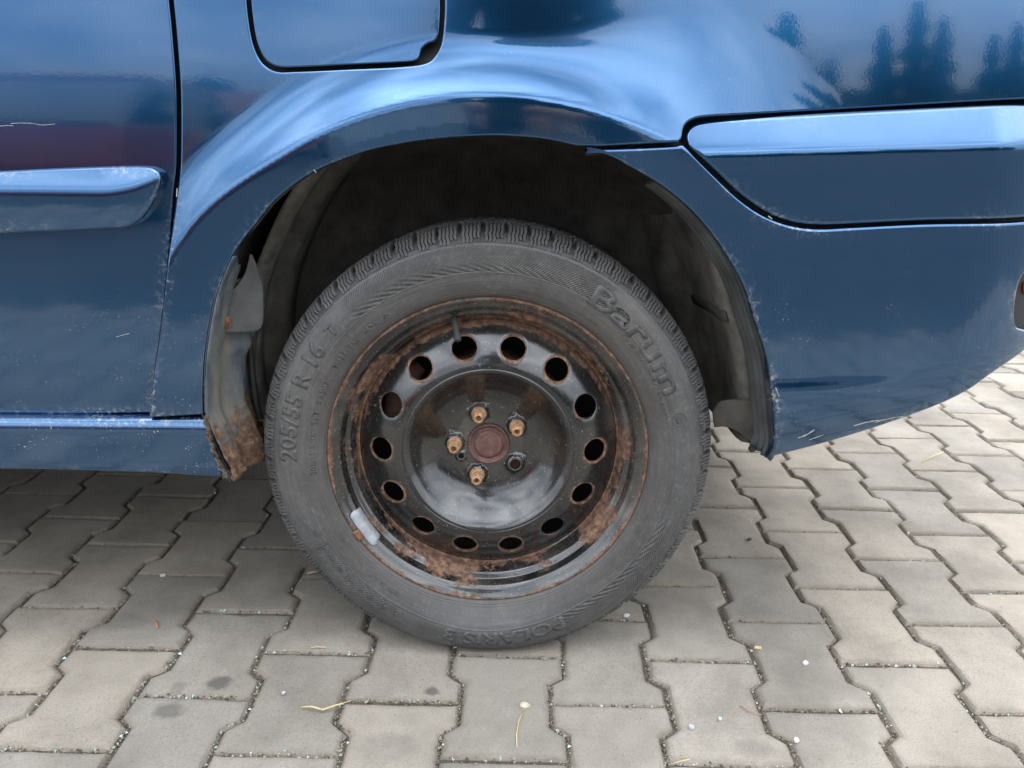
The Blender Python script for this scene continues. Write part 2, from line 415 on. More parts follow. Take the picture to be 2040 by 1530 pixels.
def ground_sheet():
    m, t, b = mat('joint_sand_and_yard')
    P = N(t, 'ShaderNodeNewGeometry').outputs['Position']
    grit = ramp(t, noise(t, 330, 4, .75), [(.30, (.045, .038, .030)), (.5, (.105, .088, .066)), (.66, (.19, .165, .125)), (.78, (.33, .30, .25))])
    far = ramp(t, noise(t, 1.2, 5, .6), [(.3, (.075, .073, .070)), (.7, (.105, .102, .097))])  # unseen outer ground, made dark so the body sides mirror less light
    l = N(t, 'ShaderNodeVectorMath', operation='LENGTH'); t.links.new(P, l.inputs[0])
    added_tarmac = ramp(t, mth(t, 'ADD', mth(t, 'MULTIPLY', posz(t)[1], .1), .5), [(.3125, 1), (.3135, 0)])      # unseen tarmac added behind the viewer to darken the paint's reflection
    away = ramp(t, mth(t, 'MULTIPLY', l.outputs['Value'], .1), [(.405, 0), (.425, 1)])
    t.links.new(mixc(t, mth(t, 'MAXIMUM', added_tarmac, away), grit, far), b.inputs['Base Color'])
    b.inputs['Roughness'].default_value = .95
    t.links.new(bump(t, noise(t, 400, 4, .7), .9, .004), b.inputs['Normal'])
    xs = [-900, -60, -12, -5, -2, 0, 2, 5, 12, 60, 900]
    V = [(x, y, -.0064) for y in xs for x in xs]; n = len(xs)
    Fc = [(j*n+i, j*n+i+1, (j+1)*n+i+1, (j+1)*n+i) for j in range(n-1) for i in range(n-1)]
    return link('ground', mesh('ground', V, Fc, False), m, None, kind='structure')
GROUND = ground_sheet()
stones = []
for c in range(-32, 42):
    for k in range(-24, 26):
        row = k+(.5 if c % 2 else 0)
        u, v = c*PIT, -(row-.5)*LEN
        x, y = lat(u, v); x += random.gauss(0, .0011); y += random.gauss(0, .0013)
        if x*x+y*y > 4.2**2 or y < -1.8: continue
        X, Y, Z = project((x, y, 0)); key = 1e9
        if Z > .2 and -220 < X < 2260 and Y < 1850 and Y > 650: key = Z+ (.0 if (-60 < X < 2100) else .6)
        stones.append((key, x, y, PSI+random.gauss(0, .006), random.gauss(0, .0011), random.gauss(0, .003), random.gauss(0, .003)))
stones.sort(key=lambda s: s[0])
n_obj = min(300, sum(1 for s in stones if s[0] < 1e8))
pavement = empty('pavement', (0, 0, 0), '', '')
del pavement['label']; del pavement['category']; pavement['kind'] = 'structure'
SV, SF, SE = [], [], []
for i, (key, x, y, a, dz, tx, ty) in enumerate(stones):
    me, V, Fc, ed = variants[random.randrange(len(variants))]
    M = Matrix.Translation((x, y, dz)) @ Matrix.Rotation(a+(math.pi if random.random() < .5 else 0), 4, 'Z') @ Matrix.Rotation(tx, 4, 'X') @ Matrix.Rotation(ty, 4, 'Y')
    if i < n_obj:
        o = bpy.data.objects.new('paver', me); C.objects.link(o); o.parent = pavement; o.matrix_basis = M
    else:
        b0 = len(SV); SV += [tuple(M @ Vector(p)) for p in V]; SF += [tuple(q+b0 for q in f) for f in Fc]; SE += ed
me = mesh('far_pavers', SV, SF, False); setattr_f(me, 'edge', SE)
link('far_pavers', me, M_PAVER, pavement, kind='stuff')

# grit and crumbs of broken glass lying in the joints
def crumbs(name, n, s0, s1, m, label, cat, joint=True, spread=None):
    V, Fc = [], []
    base = [Vector(p) for p in [(1, 0, -.4), (-.5, .87, -.4), (-.5, -.87, -.4), (.1, .1, .9)]]
    cnt = 0
    while cnt < n:
        px, py = random.uniform(-60, 2100), random.triangular(820, 1600, 1450)
        p = ground(px, py); x, y = p[0], p[1]
        if joint:
            du, dv = x-U0, y-V0; u = du*math.cos(PSI)+dv*math.sin(PSI); v = -du*math.sin(PSI)+dv*math.cos(PSI)
            c = round(u/PIT); 
            if random.random() < .42:     # straight joint of this column
                ph = .5 if c % 2 else 0
                row = round(-v/LEN-ph)+ph; v = -row*LEN+random.gauss(0, .0022); u = c*PIT+random.uniform(-.075, .075)
            else:                          # zigzag joint right of this column
                ph = .5 if c % 2 else 0
                q = ((-v/LEN-ph) % 1.0); q = min(q, 1-q)*LEN      # distance from this column's end joints
                b_ = .08 if q < .042 else (.06 if q > .058 else .08-.02*(q-.042)/.016)
                u = c*PIT+b_+random.gauss(0, .0022)
            x, y = lat(u, v); z = -.0045+random.random()*.003
        else: z = .0004
        X, Y, Z = project((x, y, 0))
        if math.hypot(x, (y-.13)*1.2) < .05: continue
        s = random.uniform(s0, s1)*(random.random()**1.5*.9+.35)
        M = Matrix.Translation((x, y, z+s*.35)) @ Matrix.Rotation(random.random()*6.28, 4, 'Z') @ Matrix.Rotation(random.gauss(0, .5), 4, 'X') @ Matrix.Diagonal((s*random.uniform(.6, 1.3), s*random.uniform(.6, 1.2), s*.7, 1))
        b0 = len(V); V += [tuple(M @ p) for p in base]; Fc += [(b0, b0+1, b0+3), (b0+1, b0+2, b0+3), (b0+2, b0, b0+3), (b0, b0+2, b0+1)]
        cnt += 1
    link(name, mesh(name, V, Fc, False), m, None, kind='stuff', label=label, category=cat)
M_GRITL = plain('pale_grit', (.30, .26, .20), .9, var=.5, scale=300, bmp=0)
M_GRITD = plain('dark_grit', (.10, .078, .056), .95, var=.5, scale=300, bmp=0)
m_, t_, b_ = mat('crumbled_green_glass'); b_.inputs['Base Color'].default_value = (.50, .60, .55, 1); b_.inputs['Roughness'].default_value = .25
b_.inputs['Transmission Weight'].default_value = .25; M_GLASSC = m_
crumbs('pale_grit', 2600, .0010, .0026, M_GRITL, 'pale sand grains in the joints between pavers', 'grit')
crumbs('dark_grit', 3200, .0012, .0032, M_GRITD, 'dark crumbs of dirt in the joints between pavers', 'grit')
crumbs('glass_crumbs', 420, .0018, .0042, M_GLASSC, 'tiny pale green crumbs of broken glass in the joints', 'glass')
crumbs('loose_grains', 420, .0008, .0022, M_GRITL, 'loose pale grains scattered on top of the pavers', 'grit', joint=False)

# ================================================================== THE CAR: surfaces
ZC, YR = .2996, .035
CAR = empty('car', (0, .8, 0), 'dark blue metallic car standing on a rusty black steel wheel with a slack tyre', 'car')
PAINT = paint_material('blue_car_paint', 1.0, True)
PAINT_LOW = paint_material('blue_car_paint_muddy', 1.3, True)
BLACK = plain('plain_black', (.012, .012, .013), .6, var=.3, bmp=.1)
def body(x, z): return .028+.15*pos(z-.62)**2+.10*pos(.62-z)**2+.12*pos(x-.45)**2+.22-np.sqrt(.22**2-np.clip(x-.66, 0, .2)**2)
def S_quarter(x, z):
    x = np.asarray(x, float); z = np.asarray(z, float)
    th = np.degrees(np.arctan2(z-.30, x)); r = np.hypot(x, z-.30)
    fl = ss(112, 146, th); rc = .470+.012*ss(120, 140, th)
    plat = -.002*(1-fl)+.0235*fl
    m_ = .95-.25*ss(.05, .28, x)
    F = plat+m_*sp(r-rc, .0020)+.02*pos(rc-.03-r)
    return smin(body(x, z), F, .034+.05*ss(.02, .26, x)+.02*fl)
def S_door(x, z): return body(np.asarray(x, float), np.asarray(z, float))
def corner(x): 
    t = np.clip(x-.60, 0, .255); return .10*pos(x-.36)**2+.26-np.sqrt(.26**2-t**2)
def S_bumper(x, z):
    x = np.asarray(x, float); z = np.asarray(z, float)
    zb = .314+.24*np.clip(x-.37, 0, .5)
    led = .0026*(1-ss(.409, .429, z-.05*(x-.37)))*(1-ss(.40, .62, x))
    return -.004+corner(x)+.03*pos(.6-z)**2-led+2.6*pos(zb+.085-z)**2
def S_bmould(x, z):
    x = np.asarray(x, float); z = np.asarray(z, float); zc = .7085+.038*(x-.255)
    return -.0095+corner(x)+.72*sp(z-zc, .0022)+.06*sp(zc-z, .01)
def S_dmould(x, z):
    x = np.asarray(x, float); z = np.asarray(z, float)
    zc = .6535+3.2*pos(x+.475)**2
    return body(x, .65)-.0175+.50*sp(z-zc, .0028)+.14*sp(zc-z, .01)
def S_sill(x, z):
    x = np.asarray(x, float); z = np.asarray(z, float)
    return .012+.9*sp(z-.349, .0028)+.05*pos(.35-z)+2.2*pos(.30-z)**2

def offs(poly, d):       # shift an open polyline sideways
    p = np.asarray(poly, float); t = np.gradient(p, axis=0); t /= np.linalg.norm(t, axis=1)[:, None]
    return p+np.stack([-t[:, 1], t[:, 0]], 1)*d
gap = spline([(-.372, 1.02), (-.373, .95)]+on(S_door, [(340, 0), (349, 96), (355, 192), (355, 320), (349, 384), (340, 512), (327, 640), (314, 737), (305.5, 822)]))
lipL = spline(on(S_quarter, [(412, 826), (411, 760), (416, 690), (434, 588), (467, 505), (510, 446), (551, 397), (625, 343), (723, 304), (797, 287), (870, 277), (940, 272), (1000, 271), (1080, 277), (1150, 291)]))
seamQ = spline(on(S_quarter, [(1150, 291), (1190, 292), (1260, 288), (1352, 283)]))
topM_Q = spline(on(S_quarter, [(1352, 283), (1359, 274), (1360, 262), (1366, 248), (1382, 238), (1410, 233), (1500, 228), (1700, 217), (2040, 198)])+[(.74, .777), (.80, .780), (.855, .782)])
# quarter panel with the fuel-filler opening
q_out = join(offs(gap, .0022), spline([tuple(offs(gap, .0022)[-1]), on(S_quarter, [(412, 826)])[0]]), lipL, seamQ, topM_Q, spline([(.855, .782), (.855, 1.02)]), spline([(.855, 1.02), (-.37, 1.02)], .01))
f_hole = join(spline(on(S_quarter, [(490, -75), (491, 0), (500, 70), (512, 108), (528, 130), (552, 142), (590, 142), (700, 137), (800, 132), (848, 125), (868, 108), (879, 84), (884, 40), (885, 0), (884, -75)]), .004),
              spline(on(S_quarter, [(884, -75), (870, -92), (700, -96), (510, -92), (490, -75)]), .004))
QP = link('quarter_panel', panel('quarter_panel', q_out, S_quarter, [f_hole], .0032, .016, .0055), PAINT, CAR)
f_out = join(spline(on(S_quarter, [(498, -75), (499, 0), (507, 66), (518, 104), (533, 124), (556, 134), (600, 134), (700, 129), (800, 124), (826, 121), (834, 114), (840, 98), (852, 87), (866, 82), (873, 70), (876, 40), (877, 0), (877, -75)]), .003),
             spline(on(S_quarter, [(877, -75), (862, -86), (700, -88), (514, -86), (498, -75)]), .003))
link('fuel_flap', panel('fuel_flap', f_out, lambda x, z: S_quarter(x, z)+.0006, [], .0022, .010, .006), PAINT, QP)
fb = np.array(f_hole); cxz = fb.mean(0)
me = panel('filler_recess', cxz+(fb-cxz)*1.02, lambda x, z: S_quarter(x, z)+.020, [], .001, .003, .02); link('filler_recess', me, BLACK, QP)
# rear door with its moulding
dgap = offs(gap, -.0022)
d_bot = on(S_door, [(303, 823)])[0]
d_out = join(dgap[::-1], spline([tuple(dgap[0]), (-1.42, 1.02)], .01), spline([(-1.42, 1.02), (-1.42, .368)], .01), spline([(-1.42, .368), on(S_door, [(0, 824)])[0], d_bot]))
DOOR = link('rear_door', panel('rear_door', d_out, S_door, [], .0030, .016, .0065), PAINT, CAR)
dm = on(S_dmould, [(0, 341), (120, 335), (240, 331), (285, 331), (306, 336), (317, 348), (318, 366), (309, 392), (295, 420), (276, 441), (250, 453), (200, 457), (100, 462), (0, 466)])
dm_out = join(spline(dm, .004), spline([dm[-1], (-1.40, dm[-1][1]-.002)], .012), spline([(-1.40, dm[-1][1]-.002), (-1.40, dm[0][1])], .012), spline([(-1.40, dm[0][1]), dm[0]], .012))
link('door_moulding', panel('door_moulding', dm_out, S_dmould, [], .0042, .012, .0045), PAINT, DOOR)
# long pale scratch and a few stone chips on the door
M_SCR = plain('bare_primer', (.34, .35, .34), .8, var=.5, scale=250, bmp=0)
def scratch(pts, wd, S, parent):
    p = spline(on(S, pts), .003); V = []
    for d in (-wd, wd): V += [(q[0], float(S(*q))-.0004, q[1]) for q in offs(p, d)]
    n = len(p); link('scratch', mesh('scratch', V, [(i, i+1, n+i+1, n+i) for i in range(n-1)]), M_SCR, parent)
for pts, wd in (([(-20, 251), (0, 251), (18, 250), (27, 251)], .00028), ([(22, 246), (45, 245), (66, 246), (84, 249), (110, 247)], .00028), ([(232, 671), (246, 667), (258, 664)], .0003), ([(135, 868), (143, 856), (147, 851)], .0003), ([(102, 428), (104, 421)], .0006)): scratch(pts, wd, S_door, DOOR)
scratch([(353, 375), (352, 392)], .0005, S_quarter, QP); scratch([(626, 338), (630, 344)], .0005, S_quarter, QP); scratch([(1560, 338), (1600, 325), (1640, 312)], .0002, S_bmould, CAR) if False else None
# sill
sl_ = on(S_sill, [(412, 831), (416, 850), (422, 885), (434, 925), (446, 951), (400, 949), (300, 943), (150, 938), (0, 935)])
sill_out = join(spline(sl_[:5], .004), spline(sl_[4:]), spline([sl_[-1], (-1.42, .282)], .01), spline([(-1.42, .282), (-1.42, .363)], .01), spline([(-1.42, .363), on(S_sill, [(0, 831)])[0], sl_[0]]))
SILL = link('sill', panel('sill', sill_out, S_sill, [], .0035, .03, .0055), PAINT_LOW, CAR)
# bumper side
lipR = on(S_bumper, [(1158, 298), (1212, 311), (1265, 339), (1318, 371), (1371, 414), (1413, 461), (1450, 514), (1482, 574), (1508, 653), (1530, 733), (1541, 838), (1540, 890), (1526, 914)])
b_top = on(S_bumper, [(1361, 289), (1260, 294), (1158, 298)])
b_mld = on(S_bumper, [(2040, 441), (1850, 446), (1700, 453), (1630, 456), (1575, 449), (1520, 428), (1470, 393), (1420, 345), (1380, 305), (1361, 289)])
b_bot = on(S_bumper, [(1526, 914), (1635, 886), (1741, 854), (1847, 817), (1927, 780), (1980, 743), (2040, 701)])
b_out = join(spline(b_top), spline(lipR), spline(b_bot+[(.78, .485), (.852, .50)]), spline([(.852, .50), (.852, .648)]), spline([(.852, .648), (.76, .640)]+b_mld))
SCUFF = [([(1590, 872), (1606, 866), (1622, 856)], .0012), ([(1612, 876), (1640, 866)], .0008), ([(1700, 848), (1730, 840), (1762, 836)], .0010), ([(1742, 842), (1778, 832), (1800, 830)], .0007), ([(1545, 772), (1552, 790)], .0004), ([(1530, 430), (1538, 436)], .0006)]
refl = on(S_bumper, [(2085, 536), (2050, 540), (2036, 555), (2027, 585), (2023, 620), (2025, 645), (2036, 655), (2085, 660)])
refl = join(spline(refl, .004), spline([refl[-1], refl[0]], .004))
BUMP = link('bumper', panel('bumper', b_out, S_bumper, [refl], .0045, .028, .0055), PAINT, CAR)
for pts, wd in SCUFF: scratch(pts, wd, S_bumper, BUMP)
m_, t_, b_ = mat('red_reflector'); b_.inputs['Base Color'].default_value = (.35, .012, .012, 1); b_.inputs['Roughness'].default_value = .15; M_RED = m_
rc_ = refl.mean(0)
link('reflector_housing', panel('reflector_housing', rc_+(refl-rc_)*1.03, lambda x, z: S_bumper(x, z)+.007, [], .002, .004, .006), BLACK, BUMP)
rl = on(S_bumper, [(2085, 560), (2052, 561), (2044, 566), (2043, 580), (2050, 588), (2085, 592)]); rl = join(spline(rl, .003), spline([rl[-1], rl[0]], .003))
link('rear_reflector', panel('rear_reflector', rl, lambda x, z: S_bumper(x, z)+.0035, [], .0015, .004, .006), M_RED, BUMP)
bm_l = on(S_bmould, [(2040, 205), (1700, 222), (1500, 234), (1420, 238), (1390, 242), (1374, 251), (1367, 264), (1367, 278), (1376, 294), (1425, 340), (1475, 387), (1525, 422), (1578, 443), (1632, 449), (1700, 447), (1850, 440), (2040, 434)])
bm_out = join(spline(bm_l+[(.76, .6435), (.845, .652)], .004), spline([(.845, .652), (.845, .775)]), spline([(.845, .775), (.76, .772), bm_l[0]]))
link('bumper_moulding', panel('bumper_moulding', bm_out, S_bmould, [], .0048, .018, .0045), PAINT, BUMP)

def gap_strip(name, line, S, parent, wdt=.012, dep=.019):  # black ribbon added behind a panel gap to stop light coming through
    rows = [[(p[0], float(S(*p))+dep, p[1]) for p in offs(line, d)] for d in (-wdt, 0, wdt)]
    n = len(rows[0]); V = [p for r in rows for p in r]
    link(name, mesh(name, V, [(j*n+i, j*n+i+1, (j+1)*n+i+1, (j+1)*n+i) for j in range(2) for i in range(n-1)]), BLACK, parent)
gap_strip('door_gap_blocker', gap, S_door, DOOR, .013, .020)
gap_strip('sill_gap_blocker', spline([(-1.42, .3655), on(S_door, [(0, 827)])[0], on(S_door, [(412, 829)])[0]]), S_door, SILL, .010, .020)
gap_strip('bumper_gap_blocker', spline(on(S_bumper, [(1361, 286), (1260, 291), (1170, 294)])), S_bumper, BUMP, .010, .022)
gap_strip('moulding_gap_blocker', spline([(.845, .652), (.76, .6435)]+bm_l[::-1]+[(.76, .772), (.845, .775)]), S_bmould, BUMP, .016, .024)
# ------------------------------------------------------------------ body shell behind the outer skin, glass, roof, rear
M_UNDER = plain('underbody', (.016, .016, .017), .8, var=.4, scale=12)
def sheet(name, pts_rows, m, parent, **kw):
    n = len(pts_rows[0]); V = [p for r in pts_rows for p in r]
    Fc = [(j*n+i, j*n+i+1, (j+1)*n+i+1, (j+1)*n+i) for j in range(len(pts_rows)-1) for i in range(n-1)]
    return link(name, mesh(name, V, Fc), m, parent, **kw)
bm = bmesh.new()
add_box(bm, -3.3, -.47, .055, 1.55, .270, .34, .01); add_box(bm, -3.3, -.47, 1.50, 1.58, .20, 1.0); add_box(bm, -.47, .44, 1.50, 1.58, .42, 1.0); add_box(bm, -3.34, -3.28, .1, 1.5, .2, .9); add_box(bm, -1.42, -.47, .064, .10, .33, 1.0)  # floor extended, far side and front end added to block light underneath
add_box(bm, .44, .62, .16, 1.50, .43, .47, .01); add_box(bm, .62, .80, .16, 1.50, .52, .56, .01)
add_box(bm, -.47, .44, .40, 1.50, .36, .44, .01)
add_box(bm, -.47, .78, .085, .13, .78, 1.0)
add_box(bm, -1.42, .80, .12, 1.50, .97, 1.0)
add_box(bm, -1.43, -1.40, .07, 1.5, .30, 1.38)
link('body_shell', bm_mesh('body_shell', bm), M_UNDER, CAR)
m_, t_, b_ = mat('tinted_glass'); b_.inputs['Base Color'].default_value = (.02, .025, .03, 1); b_.inputs['Roughness'].default_value = .04; b_.inputs['Coat Weight'].default_value = 1; M_TINT = m_
rows = [[(x, .075+.16*k**1.3, 1.02+.40*k) for x in np.linspace(-1.42, .74-.10*k, 12)] for k in np.linspace(0, 1, 6)]
sheet('side_window', rows, M_TINT, CAR)
bm = bmesh.new(); add_box(bm, -1.42, .62, .24, 1.36, 1.415, 1.47, .02); link('roof', bm_mesh('roof', bm, True), PAINT, CAR)
bm = bmesh.new(); add_box(bm, .62, .856, .165, 1.45, .78, 1.44, .012); link('tailgate', bm_mesh('tailgate', bm, True), PAINT, CAR)
bm = bmesh.new(); add_box(bm, .80, .862, .158, 1.44, .49, .782, .012); link('bumper_back', bm_mesh('bumper_back', bm, True), PAINT, CAR)
bm = bmesh.new()
add_box(bm, -3.3, -1.424, .03, .40, .286, .90, .04)
link('front_wing', bm_mesh('front_wing', bm, True), PAINT, CAR)

# ------------------------------------------------------------------ wheel arch: wheelhouse, liner, rusty flange
lip3 = np.vstack([spline([(-.345, .268), (-.352, .30), tuple(lipL[0])], .006)[:-1], lipL, spline(on(S_bumper, [(1158, 298)]) + lipR[1:], .006)])
lip3 = resample(lip3, .008)
lipA = np.arctan2(lip3[:, 1]-ZC, lip3[:, 0]); rad = lip3-np.array([0, ZC]); rad /= np.linalg.norm(rad, axis=1)[:, None]
def arch_sheet(name, prof, m, sel=None, rust=None, wob=0., solid=0):
    """sweep (y, radial offset) pairs along the wheel-arch lip"""
    L = lip3 if sel is None else lip3[sel]; Rd = rad if sel is None else rad[sel]; A = lipA if sel is None else lipA[sel]
    V = []; n = len(L); rr = []
    for (y, d) in prof:
        for i, (p, q) in enumerate(zip(L, Rd)):
            dd = d(A[i]) if callable(d) else d
            yy = y(A[i]) if callable(y) else y
            if wob: dd += wob*math.sin(i*1.7+y_hash(prof, y, d)*3.1)*.5
            V.append((p[0]+q[0]*dd, yy, p[1]+q[1]*dd))
    Fc = [(j*n+i, j*n+i+1, (j+1)*n+i+1, (j+1)*n+i) for j in range(len(prof)-1) for i in range(n-1)]
    me = mesh(name, V, Fc)
    if rust is not None: setattr_f(me, 'rust', [rust(*v) for v in V])
    o = link(name, me, m, CAR)
    if solid:
        md = o.modifiers.new('thickness', 'SOLIDIFY'); md.thickness = solid; md.offset = 1
    return o
def y_hash(p, y, d): return 0
M_LINER = plain('grey_liner_plastic', (.105, .098, .084), .75, var=.6, scale=24, bmp=.6)
M_HOUSE = plain('wheelhouse_undercoat', (.058, .053, .045), .85, var=.4, scale=30, bmp=.9)
HOUSE = arch_sheet('wheelhouse', [(.012, .004), (.02, .010), (.05, .016), (.12, .018), (.20, .008), (.27, -.015), (.31, -.05), (.325, -.12), (.33, -.22), (.33, -.34)], M_HOUSE)
# rusty return flange at the front of the arch
M_FLG = rusty_painted_sheet('rusting_underseal')
zs = np.linspace(.272, .60, 70); cs = np.linspace(0, 1, 26); V = []; Rr = []
lipx = lambda z: np.interp(z, lip3[:60, 1], lip3[:60, 0])
for z in zs:
    for c in cs:
        y = .010+.115*c
        hole = pos(.37-z)*pos(c-.45)
        x = lipx(min(z, .60))+.002+.030*c-.012*math.exp(-((c-.42)/.09)**2)+.010*math.exp(-((c-.62)/.07)**2)*(z < .52)
        x += .006*math.exp(-((z-.462-.03*c)/.010)**2)*(c > .35)+.007*math.exp(-((z-.415-.05*c)/.012)**2)*(c > .45)
        low = pos(.345-z)/.08
        x += low*(.0035*math.sin(z*310+c*9)*c+.0025*math.sin(c*31+z*90)+.002*math.sin(z*700+c*40)); y += low*.003*math.sin(z*200+c*17)
        V.append((x, y, z)); Rr.append(min(1, pos(.385-z)/.10*.85+.46*float(ss(.45, .7, c))+.30*math.exp(-((c-.05)/.06)**2)*(z < .36)))
n = len(cs); Fc = []
for j in range(len(zs)-1):
    for i in range(n-1):
        z, c = zs[j], cs[i]
        lim = .98-.42*max(0, (.40-z)/.13)*(.72+.28*math.sin(z*260)+.2*math.sin(z*617+1))*(z > .272)
        if c > lim or c > 1-pos(z-.49)/.085: continue
        Fc.append((j*n+i, j*n+i+1, (j+1)*n+i+1, (j+1)*n+i))
me = mesh('rusty_flange', V, Fc); setattr_f(me, 'rust', Rr)
FL = link('rusty_flange', me, M_FLG, CAR, label='rust-eaten steel flange at the end of the sill')
FL.modifiers.new('t', 'SOLIDIFY').thickness = .002
# ragged rust scab where the sill ends
bm = bmesh.new(); V = []; Fc = []; Rr = []
nu, nv = 26, 34
e_top, e_bot = sl_[0], sl_[4]
for j in range(nv):
    v = j/(nv-1)
    pxe = np.interp(v, [0, .15, .45, .75, 1], [411, 415, 423, 436, 450]); pye = 829+v*124
    pxr = np.interp(v, [0, .15, .3, .5, .7, .85, 1], [413, 420, 426, 433, 446, 462, 482])
    for i in range(nu):
        u = i/(nu-1)
        d = ray(pxe-4+(pxr-pxe+4)*u+1.8*math.sin(j*1.3), pye); y = .0125+.02*pos(u-.15)*min(1, v*1.6)+.0018*math.sin(i*1.9+j*.8)+.0012*math.sin(i*.7-j*2.3)
        if u < .12: y -= .0012
        P = CAM+d*((y-CAM[1])/d[1]); V.append(P); Rr.append(.30+.6*math.sin(i*.5+j*.33)**2)
for j in range(nv-1):
    for i in range(nu-1): Fc.append((j*nu+i, j*nu+i+1, (j+1)*nu+i+1, (j+1)*nu+i))
me = mesh('rust_scab', V, Fc); setattr_f(me, 'rust', Rr)
o = link('rust_scab', me, M_FLG, SILL, label='flaking brown rust at the sill end'); o.modifiers.new('t', 'SOLIDIFY').thickness = .0022
bm.free()
# front liner: folded grey plastic with a bolted tab
rowsL = []
for k in np.linspace(0, 1, 46):
    a = R_(188-74*k); base_r = np.interp(k, [0, .15, .4, .7, 1], [.318, .330, .362, .402, .455])
    sect = [(.105, .012), (.110, .004), (.125, -.004), (.150, -.004), (.160, .006), (.178, .010), (.200, .004), (.215, -.012), (.235, -.018), (.285, -.018)]
    rowsL.append([((base_r+d)*math.cos(a), y+.01*math.sin(k*5), ZC+(base_r+d)*math.sin(a)) for y, d in sect])
LIN = sheet('front_liner', rowsL, M_LINER, CAR); LIN.modifiers.new('t', 'SOLIDIFY').thickness = .003
def px_plate(name, pts, y0, slope, m, parent, thick=.003, grid=.006, roll=.0015):
    S = lambda x, z: y0+slope*(np.asarray(x, float)+.33)+0*np.asarray(z, float)
    p = on(S, pts); L = join(spline(p, .003), spline([p[-1], p[0]], .003))
    return link(name, panel(name, L, S, [], roll, thick, grid), m, parent)
px_plate('liner_tab', [(434, 606), (446, 590), (470, 570), (486, 547), (494, 520), (498, 506), (506, 520), (520, 560), (524, 600), (522, 648), (508, 660), (480, 662), (440, 660), (432, 640)], .052, .35, plain('tab_plastic', (.062, .064, .062), .7, var=.35, scale=30), LIN)
M_BOLT = rust_metal('rusty_tan_steel', (.09, .042, .022), (.36, .20, .10), (.55, .38, .24), 210, .75)
M_RUSTD = rust_metal('brown_rust')
def bolt_disc(name, c, r, h, m, parent, n=6, axis=Vector((0, -1, 0))):
    q = Vector((0, 0, 1)).rotation_difference(axis).to_matrix().to_4x4(); M = Matrix.Translation(c) @ q
    V = []; prof = [(r*1.35, 0), (r*1.35, h*.25), (r, h*.3), (r, h*.85), (r*.8, h)]
    for rr, hh in prof:
        for k in range(24):
            a = 2*math.pi*k/24; f = 1 if rr > r*1.1 else (1/ max(.866, math.cos((a % (math.pi/3))-math.pi/6)))*.93
            V.append(M @ Vector((rr*f*math.cos(a), rr*f*math.sin(a), hh)))
    Fc = [(j*24+i, j*24+(i+1) % 24, (j+1)*24+(i+1) % 24, (j+1)*24+i) for j in range(len(prof)-1) for i in range(24)]+[tuple(range((len(prof)-1)*24, len(prof)*24))]
    return link(name, mesh(name, V, Fc, False), m, parent)
d = ray(450, 640); y = .048+.35*(-.335+.33); P = CAM+d*((y-CAM[1])/d[1])
bolt_disc('liner_bolt', Vector(P)+Vector((0, -.001, 0)), .0062, .009, M_RUSTD, LIN)
# brake hose hanging behind the flange
def px_curve(pts): return [CAM+ray(x, y)*((Y-CAM[1])/ray(x, y)[1]) for x, y, Y in pts]
vh, fh = tube(px_curve([(496, 655, .10), (499, 700, .10), (503, 745, .10), (509, 790, .10), (517, 830, .10), (520, 852, .11), (512, 858, .12)]), [.0045]*5+[.003]*2, 10)
link('brake_hose', mesh('brake_hose', vh, fh), BLACK, LIN)
vh, fh = tube(px_curve([(512, 836, .10), (526, 838, .10), (522, 866, .10), (514, 878, .10), (524, 884, .1)]), .0022, 8)
link('hose_clip', mesh('hose_clip', vh, fh), M_RUSTD, LIN)
# rear liner with ribbed seal along the bumper edge
selR = np.where((lipA < R_(92)) & (np.arange(len(lipA)) > len(lipA)//2))[0]
M_SEAL = plain('ribbed_seal', (.050, .053, .052), .7, var=.5, scale=18, bmp=.2)
prof = []
for i in range(41):
    y = .012+.070*i/40; prof.append((y, .003+.06*(y-.012)*0-.0035*math.sin(i*math.pi/5)*(4 < i < 36)-.010*(i/40)))
low = np.where((lipA < R_(62)) & (np.arange(len(lipA)) > len(lipA)//2))[0]
RIB = arch_sheet('ribbed_seal', prof, M_SEAL, low, solid=.002)
def dl(base): return lambda a: base+.045*float(ss(R_(34), R_(60), a))
RL = arch_sheet('rear_liner', [(.076, dl(-.006)), (.082, dl(-.016)), (.10, dl(-.020)), (.16, dl(-.022)), (.23, dl(-.030)), (.27, dl(-.045)), (.29, dl(-.07))], M_LINER, selR, solid=.003)
flap = arch_sheet('liner_seam', [(.080, -.0185), (.10, -.0228), (.16, -.0248), (.23, -.0325)], M_HOUSE, selR[(lipA[selR] < R_(32)) & (lipA[selR] > R_(28.5))], solid=.003)
px_plate('liner_end', [(1424, 852), (1445, 851), (1470, 860), (1500, 884), (1530, 905), (1536, 880), (1526, 820), (1500, 800), (1440, 800), (1420, 820)], .14, -.10, M_HOUSE, RL)
d = ray(1498, 893); P = CAM+d*((.05-CAM[1])/d[1])
bolt_disc('seal_clip', Vector(P), .004, .006, BLACK, RL)

# ------------------------------------------------------------------ the wheel
CAMBER = R_(2.5)
WM = Matrix.Translation((0, YR, ZC)) @ Matrix.Rotation(-CAMBER, 4, 'X')
WMn = np.array(WM)
def towheel(P): P = np.asarray(P, float); return P@WMn[:3, :3].T+WMn[:3, 3]
def rim_depth(r):
    R = [0, .030, .055, .065, .075, .085, .095, .103, .110, .1155, .1192, .1210, .1228, .130, .142, .156, .170, .181, .186, .19]
    D = [.057, .057, .057, .0560, .0530, .0475, .0395, .0310, .0228, .0180, .0165, .0180, .0170, .0180, .0225, .0305, .0400, .0490, .0560, .062]
    return R, D
